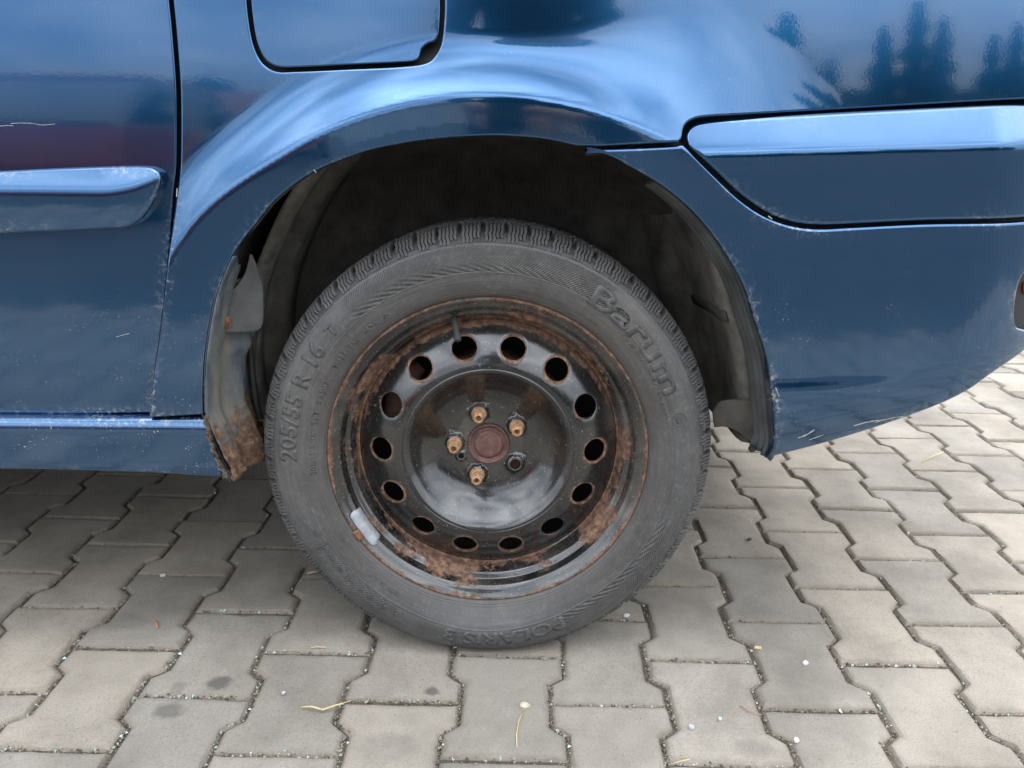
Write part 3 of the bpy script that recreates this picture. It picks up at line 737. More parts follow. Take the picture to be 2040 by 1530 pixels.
# smooth profile by cubic-ish refinement
_R, _D = rim_depth(0); _fine = spline(list(zip(_R, _D)), .0004)
def prof_r(r): return np.interp(r, _fine[:, 0], _fine[:, 1])
LUG = [R_(-37.6+72*k) for k in range(5)]
VENT = [R_(90+12.857+25.714*k) for k in range(14)]
def S_rim(x, z):
    x = np.asarray(x, float); z = np.asarray(z, float); r = np.hypot(x, z); y = prof_r(r)
    for a in LUG:
        q = np.hypot(x-.049*math.cos(a), z-.049*math.sin(a)); y = y-.0062*(1-ss(.0108, .0150, q))*1.0
    q = np.hypot(x-.0445*math.cos(R_(206)), z-.0445*math.sin(R_(206))); y = y-.003*(1-ss(.006, .0095, q))
    # three pads around the lug circle
    th = np.arctan2(z, x); y = y-.0022*ss(.038, .041, r)*(1-ss(.058, .062, r))*(.5+.5*np.tanh(4*np.cos(5*(th-LUG[0]))))
    for a in VENT:      # slight coining round the vent holes
        q = np.hypot(x-.1515*math.cos(a), z-.1515*math.sin(a)); y = y+.0004*np.exp(-((q-.0165)/.003)**2)
    return y
def circ(c, r, n): a = np.linspace(0, 2*math.pi, n, endpoint=False); return np.stack([c[0]+r*np.cos(a), c[1]+r*np.sin(a)], 1)
def oval(ang, rc, a, b_, n):
    t = np.linspace(0, 2*math.pi, n, endpoint=False); u = rc+b_*np.cos(t); v = a*np.sin(t)
    return np.stack([u*math.cos(ang)-v*math.sin(ang), u*math.sin(ang)+v*math.cos(ang)], 1)
holes = [oval(a, .1505, .0172, .0150, 34) for a in VENT]+[circ((.049*math.cos(a), .049*math.sin(a)), .0072, 22) for a in LUG]+[circ((0, 0), .0295, 60), circ((.0445*math.cos(R_(206)), .0445*math.sin(R_(206))), .0040, 12)]
me = panel('wheel_rim', circ((0, 0), .1865, 230), S_rim, holes, .0014, .0045, .0030, 3, 3e-4,
           np.vstack([circ((0, 0), q, 250) for q in (.1150, .1165, .1178, .1188, .1196, .1204, .1212, .1220, .1228, .1240, .1255)]), lambda G: np.abs(np.hypot(G[:, 0], G[:, 1])-.1203) < .0065)
nv = len(me.vertices); co = np.empty(nv*3); me.vertices.foreach_get('co', co); co = co.reshape(-1, 3)
# rust where the enamel fails: outer edge, hole rims, barrel
r = np.hypot(co[:, 0], co[:, 2]); th = np.arctan2(co[:, 2], co[:, 0])
ru = .85*ss(.166, .184, r)*(.25+.75*ss(-.35, .9, np.sin(th)))
for k, a in enumerate(VENT):
    q = np.hypot(co[:, 0]-.1505*math.cos(a), co[:, 2]-.1505*math.sin(a)); ru = np.maximum(ru, (.72+.2*math.sin(k*2.1))*(1-ss(.0168, .0225, q)))
ru = np.maximum(ru, .02+.22*(r < .05))
# barrel + flange (lathe), joined to the disc
bp = spline([(.1852, .0535), (.1880, .0515), (.1896, .0440), (.1916, .0370), (.1945, .0315), (.1985, .0285), (.2018, .0262), (.2030, .0215), (.2034, .0165), (.2052, .0120), (.2088, .0084), (.2130, .0056), (.2165, .0028), (.2190, .0008), (.2208, .0003), (.2219, .0014), (.2219, .0040), (.2200, .0065)], .0012)
NS = 260; tt = np.linspace(0, 2*math.pi, NS, endpoint=False)
BV = np.array([(a*math.cos(t), b_, a*math.sin(t)) for a, b_ in bp for t in tt]); m_ = len(bp)
dbp = np.gradient(bp, axis=0); nb = np.stack([dbp[:, 1], -dbp[:, 0]], 1); nb /= np.linalg.norm(nb, axis=1)[:, None]
BN = np.array([(a*math.cos(t), b_, a*math.sin(t)) for a, b_ in nb for t in tt])
BF = [(j*NS+i, (j+1)*NS+i, (j+1)*NS+(i+1) % NS, j*NS+(i+1) % NS) for j in range(m_-1) for i in range(NS)]
bad = np.repeat(np.interp(bp[:, 0], [.185, .19, .2015, .204, .210, .214, .2175, .2205, .2222], [.84, .62, .58, .42, .22, .28, .48, .88, .95]), NS)
bad = .88*bad+.22*np.sin(np.tile(tt, m_)*3+.6)*np.sin(np.tile(tt, m_)*7+2)
M_RIM = rust_paint('rusting_black_enamel')
n0 = np.array([v.vector for v in me.corner_normals]); 
vn = np.zeros((nv, 3)); li = np.empty(len(me.loops), int); me.loops.foreach_get('vertex_index', li); vn[li] = n0
faces = [tuple(p.vertices) for p in me.polygons]+[tuple(q+nv for q in f) for f in BF]
allv = towheel(np.vstack([co, BV])); alln = np.vstack([vn, BN])@WMn[:3, :3].T
rim_me = mesh('wheel_rim', allv, faces, True, alln); setattr_f(rim_me, 'rust', np.clip(np.concatenate([ru, bad]), 0, 1))
RIM = link('wheel_rim', rim_me, M_RIM, CAR, label='black steel wheel with round vent holes and rust')
bpy.data.meshes.remove(me)
# barrel behind the disc, closed and coloured black so the vent holes look shaded
bp2 = [(.1868, .054), (.192, .075), (.196, .12), (.02, .125)]
BV = towheel([(a*math.cos(t), b_, a*math.sin(t)) for a, b_ in bp2 for t in tt[::4]]); n4 = len(tt[::4])
link('inner_barrel', mesh('inner_barrel', BV, [(j*n4+i, j*n4+(i+1) % n4, (j+1)*n4+(i+1) % n4, (j+1)*n4+i) for j in range(3) for i in range(n4)]), BLACK, RIM)
# brake drum seen through the holes
dp = [(.03, .066), (.118, .066), (.126, .070), (.128, .085), (.128, .15)]
n5 = 96; t5 = np.linspace(0, 2*math.pi, n5, endpoint=False)
BV = towheel([(a*math.cos(t), b_, a*math.sin(t)) for a, b_ in dp for t in t5])
M_DRUM = rust_metal('drum_rust', (.05, .026, .02), (.14, .07, .05), (.26, .15, .11), 40)
link('brake_drum', mesh('brake_drum', BV, [(j*n5+i, j*n5+(i+1) % n5, (j+1)*n5+(i+1) % n5, (j+1)*n5+i) for j in range(len(dp)-1) for i in range(n5)]), M_DRUM, RIM)
V = []; aa = np.linspace(R_(132), R_(170), 14)
for i, a in enumerate(aa):
    sc = .6+.4*math.sin(math.pi*i/13)
    for rr, dd in [(.128, .110), (.131, .082), (.140, .076), (.158, .079), (.166, .090), (.168, .115)]: V.append(((.148+(rr-.148)*sc)*math.cos(a), dd, (.148+(rr-.148)*sc)*math.sin(a)))
link('brake_caliper', mesh('brake_caliper', towheel(V), [(i*6+j, i*6+j+1, (i+1)*6+j+1, (i+1)*6+j) for i in range(13) for j in range(5)]), M_DRUM, RIM)
# hub cap / bearing nose
hp = spline([(.0002, .0500), (.012, .0502), (.0185, .0508), (.0205, .0525), (.0212, .0545), (.0235, .0556), (.0258, .0545), (.0272, .0525), (.0285, .0515), (.0298, .0530), (.0300, .060), (.0305, .085)], .0012)
t6 = np.linspace(0, 2*math.pi, 64, endpoint=False)
BV = towheel([(a*math.cos(t), b_, a*math.sin(t)) for a, b_ in hp for t in t6])
HUBM = rust_metal('hub_rust', (.055, .026, .022), (.115, .055, .045), (.20, .115, .095), 70, .6)
link('hub', mesh('hub', BV, [(j*64+i, j*64+(i+1) % 64, (j+1)*64+(i+1) % 64, (j+1)*64+i) for j in range(len(hp)-1) for i in range(64)]), HUBM, RIM)
# wheel bolts: hex heads with a hollow end, one bolt missing
prof = [(.0108, .0, 0), (.0108, .004, 0), (.0094, .0075, 0), (.0086, .0085, 1), (.0084, .0185, 1), (.0074, .0232, .5), (.0062, .0252, 0), (.0045, .0256, 0), (.0039, .0246, 0), (.0037, .018, 0), (.001, .0175, 0)]
V = []; nb_ = 36
for rr, hh, hx in prof:
    for k in range(nb_):
        a = 2*math.pi*k/nb_; f = .93/max(.866, math.cos((a % (math.pi/3))-math.pi/6)) if True else 1
        q = rr*(1+(f-1)*hx); V.append((q*math.cos(a), -hh, q*math.sin(a)))
Fc = [(j*nb_+i, j*nb_+(i+1) % nb_, (j+1)*nb_+(i+1) % nb_, (j+1)*nb_+i) for j in range(len(prof)-1) for i in range(nb_)]
bolt_me = mesh('wheel_bolt', V, Fc); bolt_me.materials.append(M_BOLT)
for p in bolt_me.polygons: p.use_smooth = False
for k in (1, 2, 3, 4):
    o = bpy.data.objects.new('wheel_bolt', bolt_me); C.objects.link(o); o.parent = RIM
    o.matrix_basis = WM @ Matrix.Translation((.049*math.cos(LUG[k]), .0505, .049*math.sin(LUG[k]))) @ Matrix.Rotation(.4*k, 4, 'Y')
# valve stem
a = R_(104.2); er = Vector((math.cos(a), 0, math.sin(a)))
vp = [WM @ (er*rr+Vector((0, dd, 0))) for rr, dd in [(.199, .040), (.194, .034), (.188, .029), (.181, .023), (.176, .019), (.1745, .0178), (.168, .0125), (.166, .011)]]
vh, fh = tube(vp, [.0062, .0055, .0044, .0040, .0040, .0046, .0046, .0040], 16)
link('valve_stem', mesh('valve_stem', vh, fh), plain('valve_rubber', (.035, .034, .033), .7), RIM)
# clip-on balance weight
V = []; Fc = []; na = 30
sec = [(.2020, .0215), (.2012, .0150), (.2036, .0085), (.2080, .0045), (.2125, .0024), (.2150, .0020), (.2158, .0045)]
aa = np.linspace(R_(204.2), R_(220.6), na)
for i, a in enumerate(aa):
    e_ = min(i, na-1-i)/3.5; sc = math.sqrt(max(0, 1-(1-min(1, e_))**2))*.92+.08
    mr = .208
    for (rr, dd) in sec: V.append(((mr+(rr-mr)*sc)*math.cos(a), dd+.004*(1-sc), (mr+(rr-mr)*sc)*math.sin(a)))
ns = len(sec); Fc = [(i*ns+j, i*ns+j+1, (i+1)*ns+j+1, (i+1)*ns+j) for i in range(na-1) for j in range(ns-1)]
M_LEAD = plain('lead_grey', (.31, .32, .34), .55, .35, .25, 90, .4)
WGT = link('balance_weight', mesh('balance_weight', towheel(V), Fc), M_LEAD, RIM, label='silver clip-on balance weight')
V = []; Fc = []
for i, a in enumerate(np.linspace(R_(211.0), R_(215.0), 6)):
    for rr, dd in [(.2140, .0008), (.2205, -.0022), (.2238, -.0010), (.2246, .0030)]: V.append((rr*math.cos(a), dd, rr*math.sin(a)))
Fc = [(i*4+j, i*4+j+1, (i+1)*4+j+1, (i+1)*4+j) for i in range(5) for j in range(3)]
o = link('weight_clip', mesh('weight_clip', towheel(V), Fc), M_RUSTD, RIM); o.modifiers.new('t', 'SOLIDIFY').thickness = .001

# ------------------------------------------------------------------ the tyre
tp = spline([(.2125, .012), (.2190, .0055), (.2235, .0006), (.2275, -.0030), (.2330, -.0062), (.2400, -.0085), (.2480, -.0100), (.2555, -.0108), (.2640, -.0112), (.2730, -.0104), (.2810, -.0086), (.2890, -.0050), (.2950, .0000), (.2990, .0050), (.3025, .0110), (.3050, .0180), (.3066, .0300), (.3075, .05), (.308, .0925), (.3075, .135), (.3066, .155), (.305, .167), (.299, .180), (.281, .1936), (.264, .1962), (.240, .1935), (.2190, .1795), (.2125, .173)], .0016)
ty_r = tp[:np.argmax(tp[:, 0] > .3045), 0]; ty_y = tp[:len(ty_r), 1]
def side_y(r): return np.interp(r, ty_r, ty_y)
def ridge(r): 
    e = 0
    for rc, wd, h in ((.2562, .0007, .0006), (.2262, .0006, .0007), (.2290, .0006, .0005), (.2452, .0004, .0003), (.2925, .0009, .0006)): e = e+h*np.exp(-((r-rc)/wd)**2)
    return e
def squash(P):
    """slack tyre: flat on the ground, sidewall bulging just above the contact patch"""
    P = np.array(P, float)
    dx = P[:, 0]; dz = P[:, 2]-ZC; r = np.hypot(dx, dz)
    ang = np.degrees(np.arctan2(dx, -dz))
    wgt = np.exp(-(ang/27)**2)*ss(.225, .262, r)
    front = np.where(P[:, 1] < YR+.09, 1, -1)
    P[:, 1] -= wgt*front*(.015*(1-ss(.295, .318, r)*.5))
    k = ss(.228, .316, r)
    push = .0022*np.exp(-(ang/30)**2)*0
    z = P[:, 2]+push
    kk = .006; P[:, 2] = np.where(z < .05, .0012+kk*np.log1p(np.exp(np.clip((z-.0012)/kk, -40, 40))), z)
    return P
fine = np.concatenate([np.arange(.2125, .3045, .00055)])
prof = [(r, side_y(r)-ridge(r)) for r in fine]+[tuple(p) for p in tp[len(ty_r):]]
NT = 420; ta = np.linspace(0, 2*math.pi, NT, endpoint=False)
# fine serrations moulded into parts of the sidewall (stored as a height attribute)
P0 = np.array([(a*math.cos(t), b_, a*math.sin(t)) for a, b_ in prof for t in ta])
r0 = np.hypot(P0[:, 0], P0[:, 2]); th0 = np.degrees(np.arctan2(P0[:, 2], P0[:, 0]))
Fc = [(j*NT+i, j*NT+(i+1) % NT, (j+1)*NT+(i+1) % NT, (j+1)*NT+i) for j in range(len(prof)-1) for i in range(NT)]
TM = mesh('tyre', squash(towheel(P0)), Fc)
band = ss(.2572, .2582, r0)*(1-ss(.2885, .2905, r0))
def arcmask(c, w_, f): d = np.abs((th0-c+180) % 360-180); return 1-ss(w_-f, w_, d)
zone = np.clip(arcmask(93, 40, 3)+arcmask(-52, 16, 3)+arcmask(-28, 9, 2)*.6+arcmask(222, 17, 3)*.3, 0, 1)
setattr_f(TM, 'zone', band*zone); setattr_f(TM, 'wr', r0); setattr_f(TM, 'wt', np.radians((th0-210) % 360))
def tyre_material():
    m, t, b = mat('tyre_rubber')
    d1 = ramp(t, noise(t, 12, 6, .65), [(.30, .044), (.74, .098)])
    d2 = ramp(t, noise(t, 260, 3, .6), [(.4, .0), (.8, .03)])
    col = mixc(t, 1, mixc(t, 1, d1, d2, 'ADD'), (1.0, 1.0, .985), 'MULTIPLY')
    wr, wt, zn = attr(t, 'wr'), attr(t, 'wt'), attr(t, 'zone')
    col = mixc(t, mth(t, 'MULTIPLY', ramp(t, noise(t, 5, 6, .7), [(.45, 0), (.7, 1)]), .5), col, (.135, .118, .095))
    col = mixc(t, mth(t, 'MULTIPLY', ramp(t, noise(t, 90, 7, .75), [(.54, 0), (.72, 1)]), .5), col, (.20, .195, .185))
    cxyz = N(t, 'ShaderNodeCombineXYZ'); t.links.new(mth(t, 'MULTIPLY', wt, 2.2), cxyz.inputs[0]); t.links.new(mth(t, 'MULTIPLY', wr, 130.), cxyz.inputs[1])
    stk = ramp(t, noise(t, 1.6, 6, .7, cxyz.outputs[0]), [(.40, 0), (.66, 1)])
    col = mixc(t, mth(t, 'MULTIPLY', stk, .55), col, (.034, .032, .030))
    lo = ramp(t, wr, [(.228, 1), (.262, 0)])
    col = mixc(t, mth(t, 'MULTIPLY', lo, .45), col, (.060, .050, .043))
    t.links.new(col, b.inputs['Base Color'])
    t.links.new(mth(t, 'ADD', mth(t, 'MULTIPLY', stk, -.20), .58), b.inputs['Roughness']); b.inputs['Specular IOR Level'].default_value = .5
    # slanted fine ribs: phase = 330*angle + slope*radius
    ph = mth(t, 'ADD', mth(t, 'MULTIPLY', wt, 430.), mth(t, 'MULTIPLY', wr, 1500.))
    s = mth(t, 'MULTIPLY', mth(t, 'SINE', ph), zn)
    ph2 = mth(t, 'SUBTRACT', mth(t, 'MULTIPLY', wt, 110.), mth(t, 'MULTIPLY', wr, 1000.))
    zz = mth(t, 'MULTIPLY', ramp(t, wr, [(.262, 1), (.272, 0)]), zn)
    s = mth(t, 'ADD', s, mth(t, 'MULTIPLY', mth(t, 'SINE', ph2), mth(t, 'MULTIPLY', zz, 1.2)))
    bp_ = bump(t, s, .75, .0009)
    t.links.new(bump(t, noise(t, 420, 3, .6), .22, .0006, bp_), b.inputs['Normal'])
    return m
M_TYRE = tyre_material()
TYRE = link('tyre', TM, M_TYRE, CAR, label='dusty black winter tyre slightly slack at the ground')
# shoulder tread blocks: sipes cut each block into lamellae
M_TREAD = rubber_material('tread_rubber')
op = spline([(.2945, -.0020), (.2990, .0012), (.3045, .0062), (.3092, .0120), (.3128, .0190), (.3148, .0280), (.3158, .0400), (.3160, .0520)], .006)
ip = [(a-.010 if k else a-.003, b_+.005) for k, (a, b_) in enumerate(op)]
NB = 64; pitch = 2*math.pi/NB
def block_mesh(seed):
    r = random.Random(seed); V = []; Fc = []
    nl = 5; wblk = .0240; gapw = .0007; lw = (wblk-gapw*(nl-1))/nl
    for q in range(nl):
        s = 0 if q < 3 else 1
        rows_ = []
        for k in range(s, len(op)):
            (a, b_), (ai, bi) = op[k], ip[k]
            wob_ = .0009*math.sin(k*2.2)+.0014*(k/len(op))
            x0 = -wblk/2+q*(lw+gapw)+wob_; x1 = x0+lw
            dn = r.uniform(-.0004, .0003)
            rows_.append([(x0+.0006, b_-.0000, a+dn), (x1-.0006, b_, a+dn), (x1, b_+.0014, a-.0016), (x1, bi, ai), (x0, bi, ai), (x0, b_+.0014, a-.0016)])
        b0 = len(V); n = 6
        for rw in rows_: V += rw
        for k in range(len(rows_)-1):
            for j in range(n): Fc.append((b0+k*n+j, b0+k*n+(j+1) % n, b0+(k+1)*n+(j+1) % n, b0+(k+1)*n+j))
        Fc.append(tuple(b0+j for j in range(n))[::-1]); Fc.append(tuple(b0+(len(rows_)-1)*n+j for j in range(n)))
    me = mesh('tread_block', V, Fc, False); me.materials.append(M_TREAD); return me
blocks = [block_mesh(s) for s in range(4)]
for k in range(NB):
    a = k*pitch+.02+random.gauss(0, .003)
    M = WM @ Matrix.Rotation(a, 4, 'Y')
    low = (M @ Vector((0, .03, .3158))).z-.001
    # lifted where the tyre is flattened on the ground
    if low < .004: M = Matrix.Translation((0, -.004, .004-low)) @ M
    o = bpy.data.objects.new('tread_block', blocks[k % 4]); C.objects.link(o); o.parent = TYRE; o.matrix_basis = M
bm = bmesh.new()
for rowi, (y0, y1) in enumerate(((.056, .082), (.087, .10), (.105, .131), (.136, .186))):
    for k in range(NB):
        a = k*pitch+.02+.018*rowi; M = WM @ Matrix.Rotation(a, 4, 'Y')
        if (M @ Vector((0, .09, .316))).z < .004: continue
        bmesh.ops.create_cube(bm, size=1, matrix=M @ Matrix.Translation((0, (y0+y1)/2, .311)) @ Matrix.Diagonal((.0255, y1-y0, .0100, 1)))
link('centre_tread', bm_mesh('centre_tread', bm), M_TREAD, TYRE, kind='stuff')
for k, M in enumerate((Matrix.Translation((-2.62, 0, 0)), Matrix.Translation((0, 1.62, 0)) @ Matrix.Diagonal((1, -1, 1, 1)), Matrix.Translation((-2.62, 1.62, 0)) @ Matrix.Diagonal((1, -1, 1, 1)))):  # unseen front and far wheels, added to block light under the car
    for nm, src in (('tyre', TM), ('wheel_rim', rim_me)):
        o = link(nm, src, None, CAR); o.matrix_basis = M
# raised lettering
M_LET = plain('lettering_rubber', (.060, .060, .059), .5, var=.45, scale=60)
def lettering(txt, a0, a1, rb, h, thick=.0008, bold=0., m=None, shear=0, track=1.0):
    cu = bpy.data.curves.new('lettering', 'FONT'); cu.body = txt; cu.size = 1; cu.offset = bold; cu.resolution_u = 3; cu.space_character = track; cu.shear = shear
    ob = bpy.data.objects.new('lettering', cu); C.objects.link(ob); dg = bpy.context.evaluated_depsgraph_get()
    me = bpy.data.meshes.new_from_object(ob.evaluated_get(dg)); bpy.data.objects.remove(ob); bpy.data.curves.remove(cu)
    bm = bmesh.new(); bm.from_mesh(me); bmesh.ops.remove_doubles(bm, verts=bm.verts, dist=1e-5)
    for _ in range(2 if h > .012 else 0):
        es = [e for e in bm.edges if e.calc_length() > .16]
        if es: bmesh.ops.subdivide_edges(bm, edges=es, cuts=1); bmesh.ops.triangulate(bm, faces=bm.faces[:])
    top = bm.faces[:]; ret = bmesh.ops.extrude_face_region(bm, geom=top)
    nv_ = [g for g in ret['geom'] if isinstance(g, bmesh.types.BMVert)]
    for v in nv_: v.co.z += 1
    co = np.array([v.co for v in bm.verts]); x0, x1 = co[:, 0].min(), co[:, 0].max(); yb = 0; yt = .72
    fr = (co[:, 0]-x0)/(x1-x0); a = np.radians(a0+(a1-a0)*fr); r = rb+h*(co[:, 1]-yb)/yt
    y = side_y(r)-ridge(r)+.0002-(thick+.0002)*co[:, 2]
    P = squash(towheel(np.stack([r*np.cos(a), y, r*np.sin(a)], 1)))
    for v, p in zip(bm.verts, P): v.co = p
    bmesh.ops.recalc_face_normals(bm, faces=bm.faces[:])
    bpy.data.meshes.remove(me); me = bm_mesh('lettering', bm)
    return link('lettering', me, m or M_LET, TYRE)
lettering('205/55 R 16', 181, 144.5, .2615, .0235, bold=.034, track=1.05)
lettering('T', 140.5, 137.6, .264, .017, bold=.02)
lettering('Barum', 59.5, 21.5, .2545, .0285, bold=.024, thick=.0010)
lettering('POLARIS 3', -65.5, -103.5, .2600, .0195, bold=.034)
lettering('205/55 R 16   91T   RADIAL   TUBELESS   M+S   A', 186, 123, .2365, .0078, thick=.0005, bold=.01)
lettering('www.barum-tyres.com', 47, 14, .2470, .0060, thick=.0004, bold=.01)
lettering('ROTATION', 103, 94, .2905, .0036, thick=.0004)
lettering('TREAD PLIES   SIDEWALL   MAX LOAD', 82, 52, .2340, .0040, thick=.0004)
lettering('INSIDE  OUTSIDE', -20, -42, .2360, .0052, thick=.0004)
lettering('DOT  E4  0217', 238, 226, .2400, .0060, thick=.0004, bold=.01)
lettering('barum', 213, 203, .2360, .0080, thick=.0004)
lettering('GERMANY', -84, -94, .2500, .0050, thick=.0004)
for k in range(9): lettering('*', 205+k*4.4+1.4, 205+k*4.4-1.4, .2600-.0003*k, .0085+.0012*k, thick=.0007, bold=.01)
# round emblem after the name: ring with a cross of four dots
V, Fc = [], []
def emblem_pt(u, v, hgt):
    a = R_(13.0); er = np.array([math.cos(a), math.sin(a)]); et = np.array([-math.sin(a), math.cos(a)]); p = er*(.2660+u)+et*v; r = np.hypot(*p)
    return (p[0], float(side_y(r))-hgt, p[1])
for (rr) in (.0105, .0095, .0085):
    for k in range(32): q = 2*math.pi*k/32; V.append(emblem_pt(rr*math.cos(q), rr*math.sin(q), .0010 if rr == .0095 else .0))
Fc = [(j*32+i, j*32+(i+1) % 32, (j+1)*32+(i+1) % 32, (j+1)*32+i) for j in range(2) for i in range(32)]
for (du, dv) in ((.003, .003), (-.003, .003), (.003, -.003), (-.003, -.003)):
    b0 = len(V)
    for k in range(10): q = 2*math.pi*k/10; V.append(emblem_pt(du+.0022*math.cos(q), dv+.0022*math.sin(q), .0008))
    Fc.append(tuple(range(b0, b0+10)))
link('emblem', mesh('emblem', squash(towheel(V)), Fc), M_LET, TYRE)
# curved bars in front of the name
for k in range(5):
    V = []; 
    for i in range(10):
        rr = .268+.0028*k; aa_ = R_(64.5-4.0*i/9+.2*k)
        for dr, hh in ((-.0007, 0.), (0, .0010), (.0007, 0.)): r_k = rr+dr+.0012*math.sin(i/9*math.pi); V.append((r_k*math.cos(aa_), float(side_y(r_k))-hh, r_k*math.sin(aa_)))
    link('moulded_bar', mesh('moulded_bar', squash(towheel(V)), [(i*3+j, i*3+j+1, (i+1)*3+j+1, (i+1)*3+j) for i in range(9) for j in range(2)]), M_LET, TYRE)

# ================================================================== small things lying on the paving
M_STRAW = plain('straw', (.52, .40, .20), .75, var=.3, scale=60)
M_LEAF = plain('dead_leaf', (.30, .19, .10), .8, var=.4, scale=80)
M_CHIP = plain('white_chip', (.62, .60, .56), .7, var=.15, scale=60)
M_ORANGE = plain('orange_scrap', (.45, .17, .06), .7, var=.2, scale=80)
def thing_mesh(name, V, Fc, m, label, cat, group=None, smooth=True):
    o = link(name, mesh(name, V, Fc, smooth), m, None, label=label, category=cat)
    if group: o['group'] = group
    c = Vector(np.mean(np.array(V, float), 0)); c.z = 0
    o.data.transform(Matrix.Translation(-c)); o.location = c
    return o
def stalk(name, pts, rads, m, label, cat, lift=.002):
    q = [ground(x, y)+np.array([0, 0, lift+dz]) for x, y, dz in pts]
    v, f = tube(q, [.8*r for r in rads], 7); return thing_mesh(name, v, f, m, label, cat)
stalk('straw', [(600, 1412, .001), (622, 1415, .004), (643, 1419, .002), (668, 1413, .004), (700, 1402, .003)], [.0008, .0014, .0016, .0013, .0006], M_STRAW, 'bent yellow straw lying across two pavers in front of the tyre', 'straw')
stalk('dry_stem', [(1030, 1492, .001), (1029, 1470, .002), (1033, 1445, .003), (1043, 1418, .003)], [.0006, .0008, .0008, .0010], M_STRAW, 'thin dry stem trailing from the pale seed pod', 'stem')
stalk('dark_twig', [(1474, 1410, .001), (1490, 1420, .003), (1508, 1427, .002), (1517, 1428, .001)], [.0008, .0011, .0010, .0006], M_LEAF, 'short dark curved twig beside the straight joint', 'twig')
stalk('stiff_straw', [(1836, 922, .002), (1858, 914, .005), (1879, 906, .006)], [.0010, .0014, .0010], M_STRAW, 'stiff pale straw on the paving behind the bumper', 'straw')
stalk('grass_blade', [(1338, 1526, .001), (1352, 1523, .002), (1374, 1519, .003)], [.0008, .0013, .0007], M_STRAW, 'short yellow grass blade in the joint with green glass crumbs', 'grass blade')
stalk('wood_splinter', [(612, 1147, .002), (622, 1146, .004), (633, 1145, .003)], [.0012, .0020, .0012], M_STRAW, 'pale wood splinter by the tyre tread in a joint', 'splinter')
stalk('straw_wisp', [(620, 1295, .002), (634, 1294, .003), (650, 1294, .002)], [.0006, .0010, .0006], M_STRAW, 'faint straw wisp along the joint left of the tyre', 'straw')
stalk('orange_sliver', [(312, 1241, .001), (313, 1248, .003), (314, 1255, .001)], [.0012, .0020, .0012], M_ORANGE, 'small orange sliver on a grey paver', 'scrap')
def pebble(px, py, sx_, sy_, sz_, m, name, label, cat, ang=0):
    bm = bmesh.new(); bmesh.ops.create_icosphere(bm, subdivisions=2, radius=1)
    r = random.Random(int(px)); off = [r.uniform(0, 6) for _ in range(3)]
    for v in bm.verts: v.co *= 1+.16*math.sin(3*v.co.x+off[0])*math.cos(2.5*v.co.y+off[1])
    p = ground(px, py); bm.transform(Matrix.Rotation(ang, 4, 'Z') @ Matrix.Diagonal((sx_, sy_, sz_, 1)))
    o = link(name, bm_mesh(name, bm, True), m, None, label=label, category=cat); o.location = (p[0], p[1], sz_*.8); return o
pebble(1046, 1409, .0075, .0060, .0035, plain('seed_husk', (.44, .38, .29), .8, var=.35, scale=120), 'seed_pod', 'pale dry seed pod with a thin stem on a paver', 'seed pod')
def chip(px, py, a, b_, rot, m, name, label, cat):
    p = ground(px, py); a, b_ = a*.75, b_*.75; M = Matrix.Translation((p[0], p[1], .0022)) @ Matrix.Rotation(rot, 4, 'Z') @ Matrix.Rotation(.16, 4, 'X')
    out = [(-a, -b_*.7), (-.2*a, -b_), (a, -b_*.5), (.8*a, b_*.8), (.1*a, b_), (-.9*a, b_*.5)]
    V = [M @ Vector((x, y, 0)) for x, y in out]+[M @ Vector((x*.9, y*.9, .0022)) for x, y in out]
    Fc = [tuple(range(6))[::-1], tuple(range(6, 12))]+[(i, (i+1) % 6, 6+(i+1) % 6, 6+i) for i in range(6)]
    return thing_mesh(name, V, Fc, m, label, cat, smooth=False)
chip(1604, 1324, .0060, .0048, .4, M_CHIP, 'paper_scrap', 'white torn scrap on a paver right of the tyre', 'scrap')
chip(1377, 1452, .0050, .0056, 1.1, plain('foil', (.55, .57, .6), .35, .5, .2, 60), 'foil_scrap', 'shiny grey scrap of foil near the bottom joint', 'scrap')
chip(1248, 1229, .0068, .0040, .2, M_CHIP, 'stone_chip', 'pale stone chip in the joint under the tyre edge', 'stone chip')
chip(1434, 1436, .0042, .0034, .8, M_GLASSC, 'glass_chip', 'pale green glass chip on a paver', 'glass chip')
chip(1586, 1478, .0042, .0050, .1, M_CHIP, 'plaster_chip', 'small white chip beside the zigzag joint', 'chip')
chip(565, 1384, .0034, .0030, .8, M_GLASSC, 'glass_bead', 'single greenish glass bead on a grey paver', 'glass chip')
chip(325, 1149, .0058, .0034, .0, M_CHIP, 'white_flake', 'white flake in the joint left of the tyre', 'flake')
chip(1510, 1294, .0075, .0040, -.3, M_STRAW, 'leaf_scrap', 'dry yellowish leaf scrap in the zigzag joint', 'leaf scrap')
chip(1492, 1077, .0065, .0045, .5, BLACK, 'dark_crumb', 'black crumb on the paver behind the tyre', 'crumb')

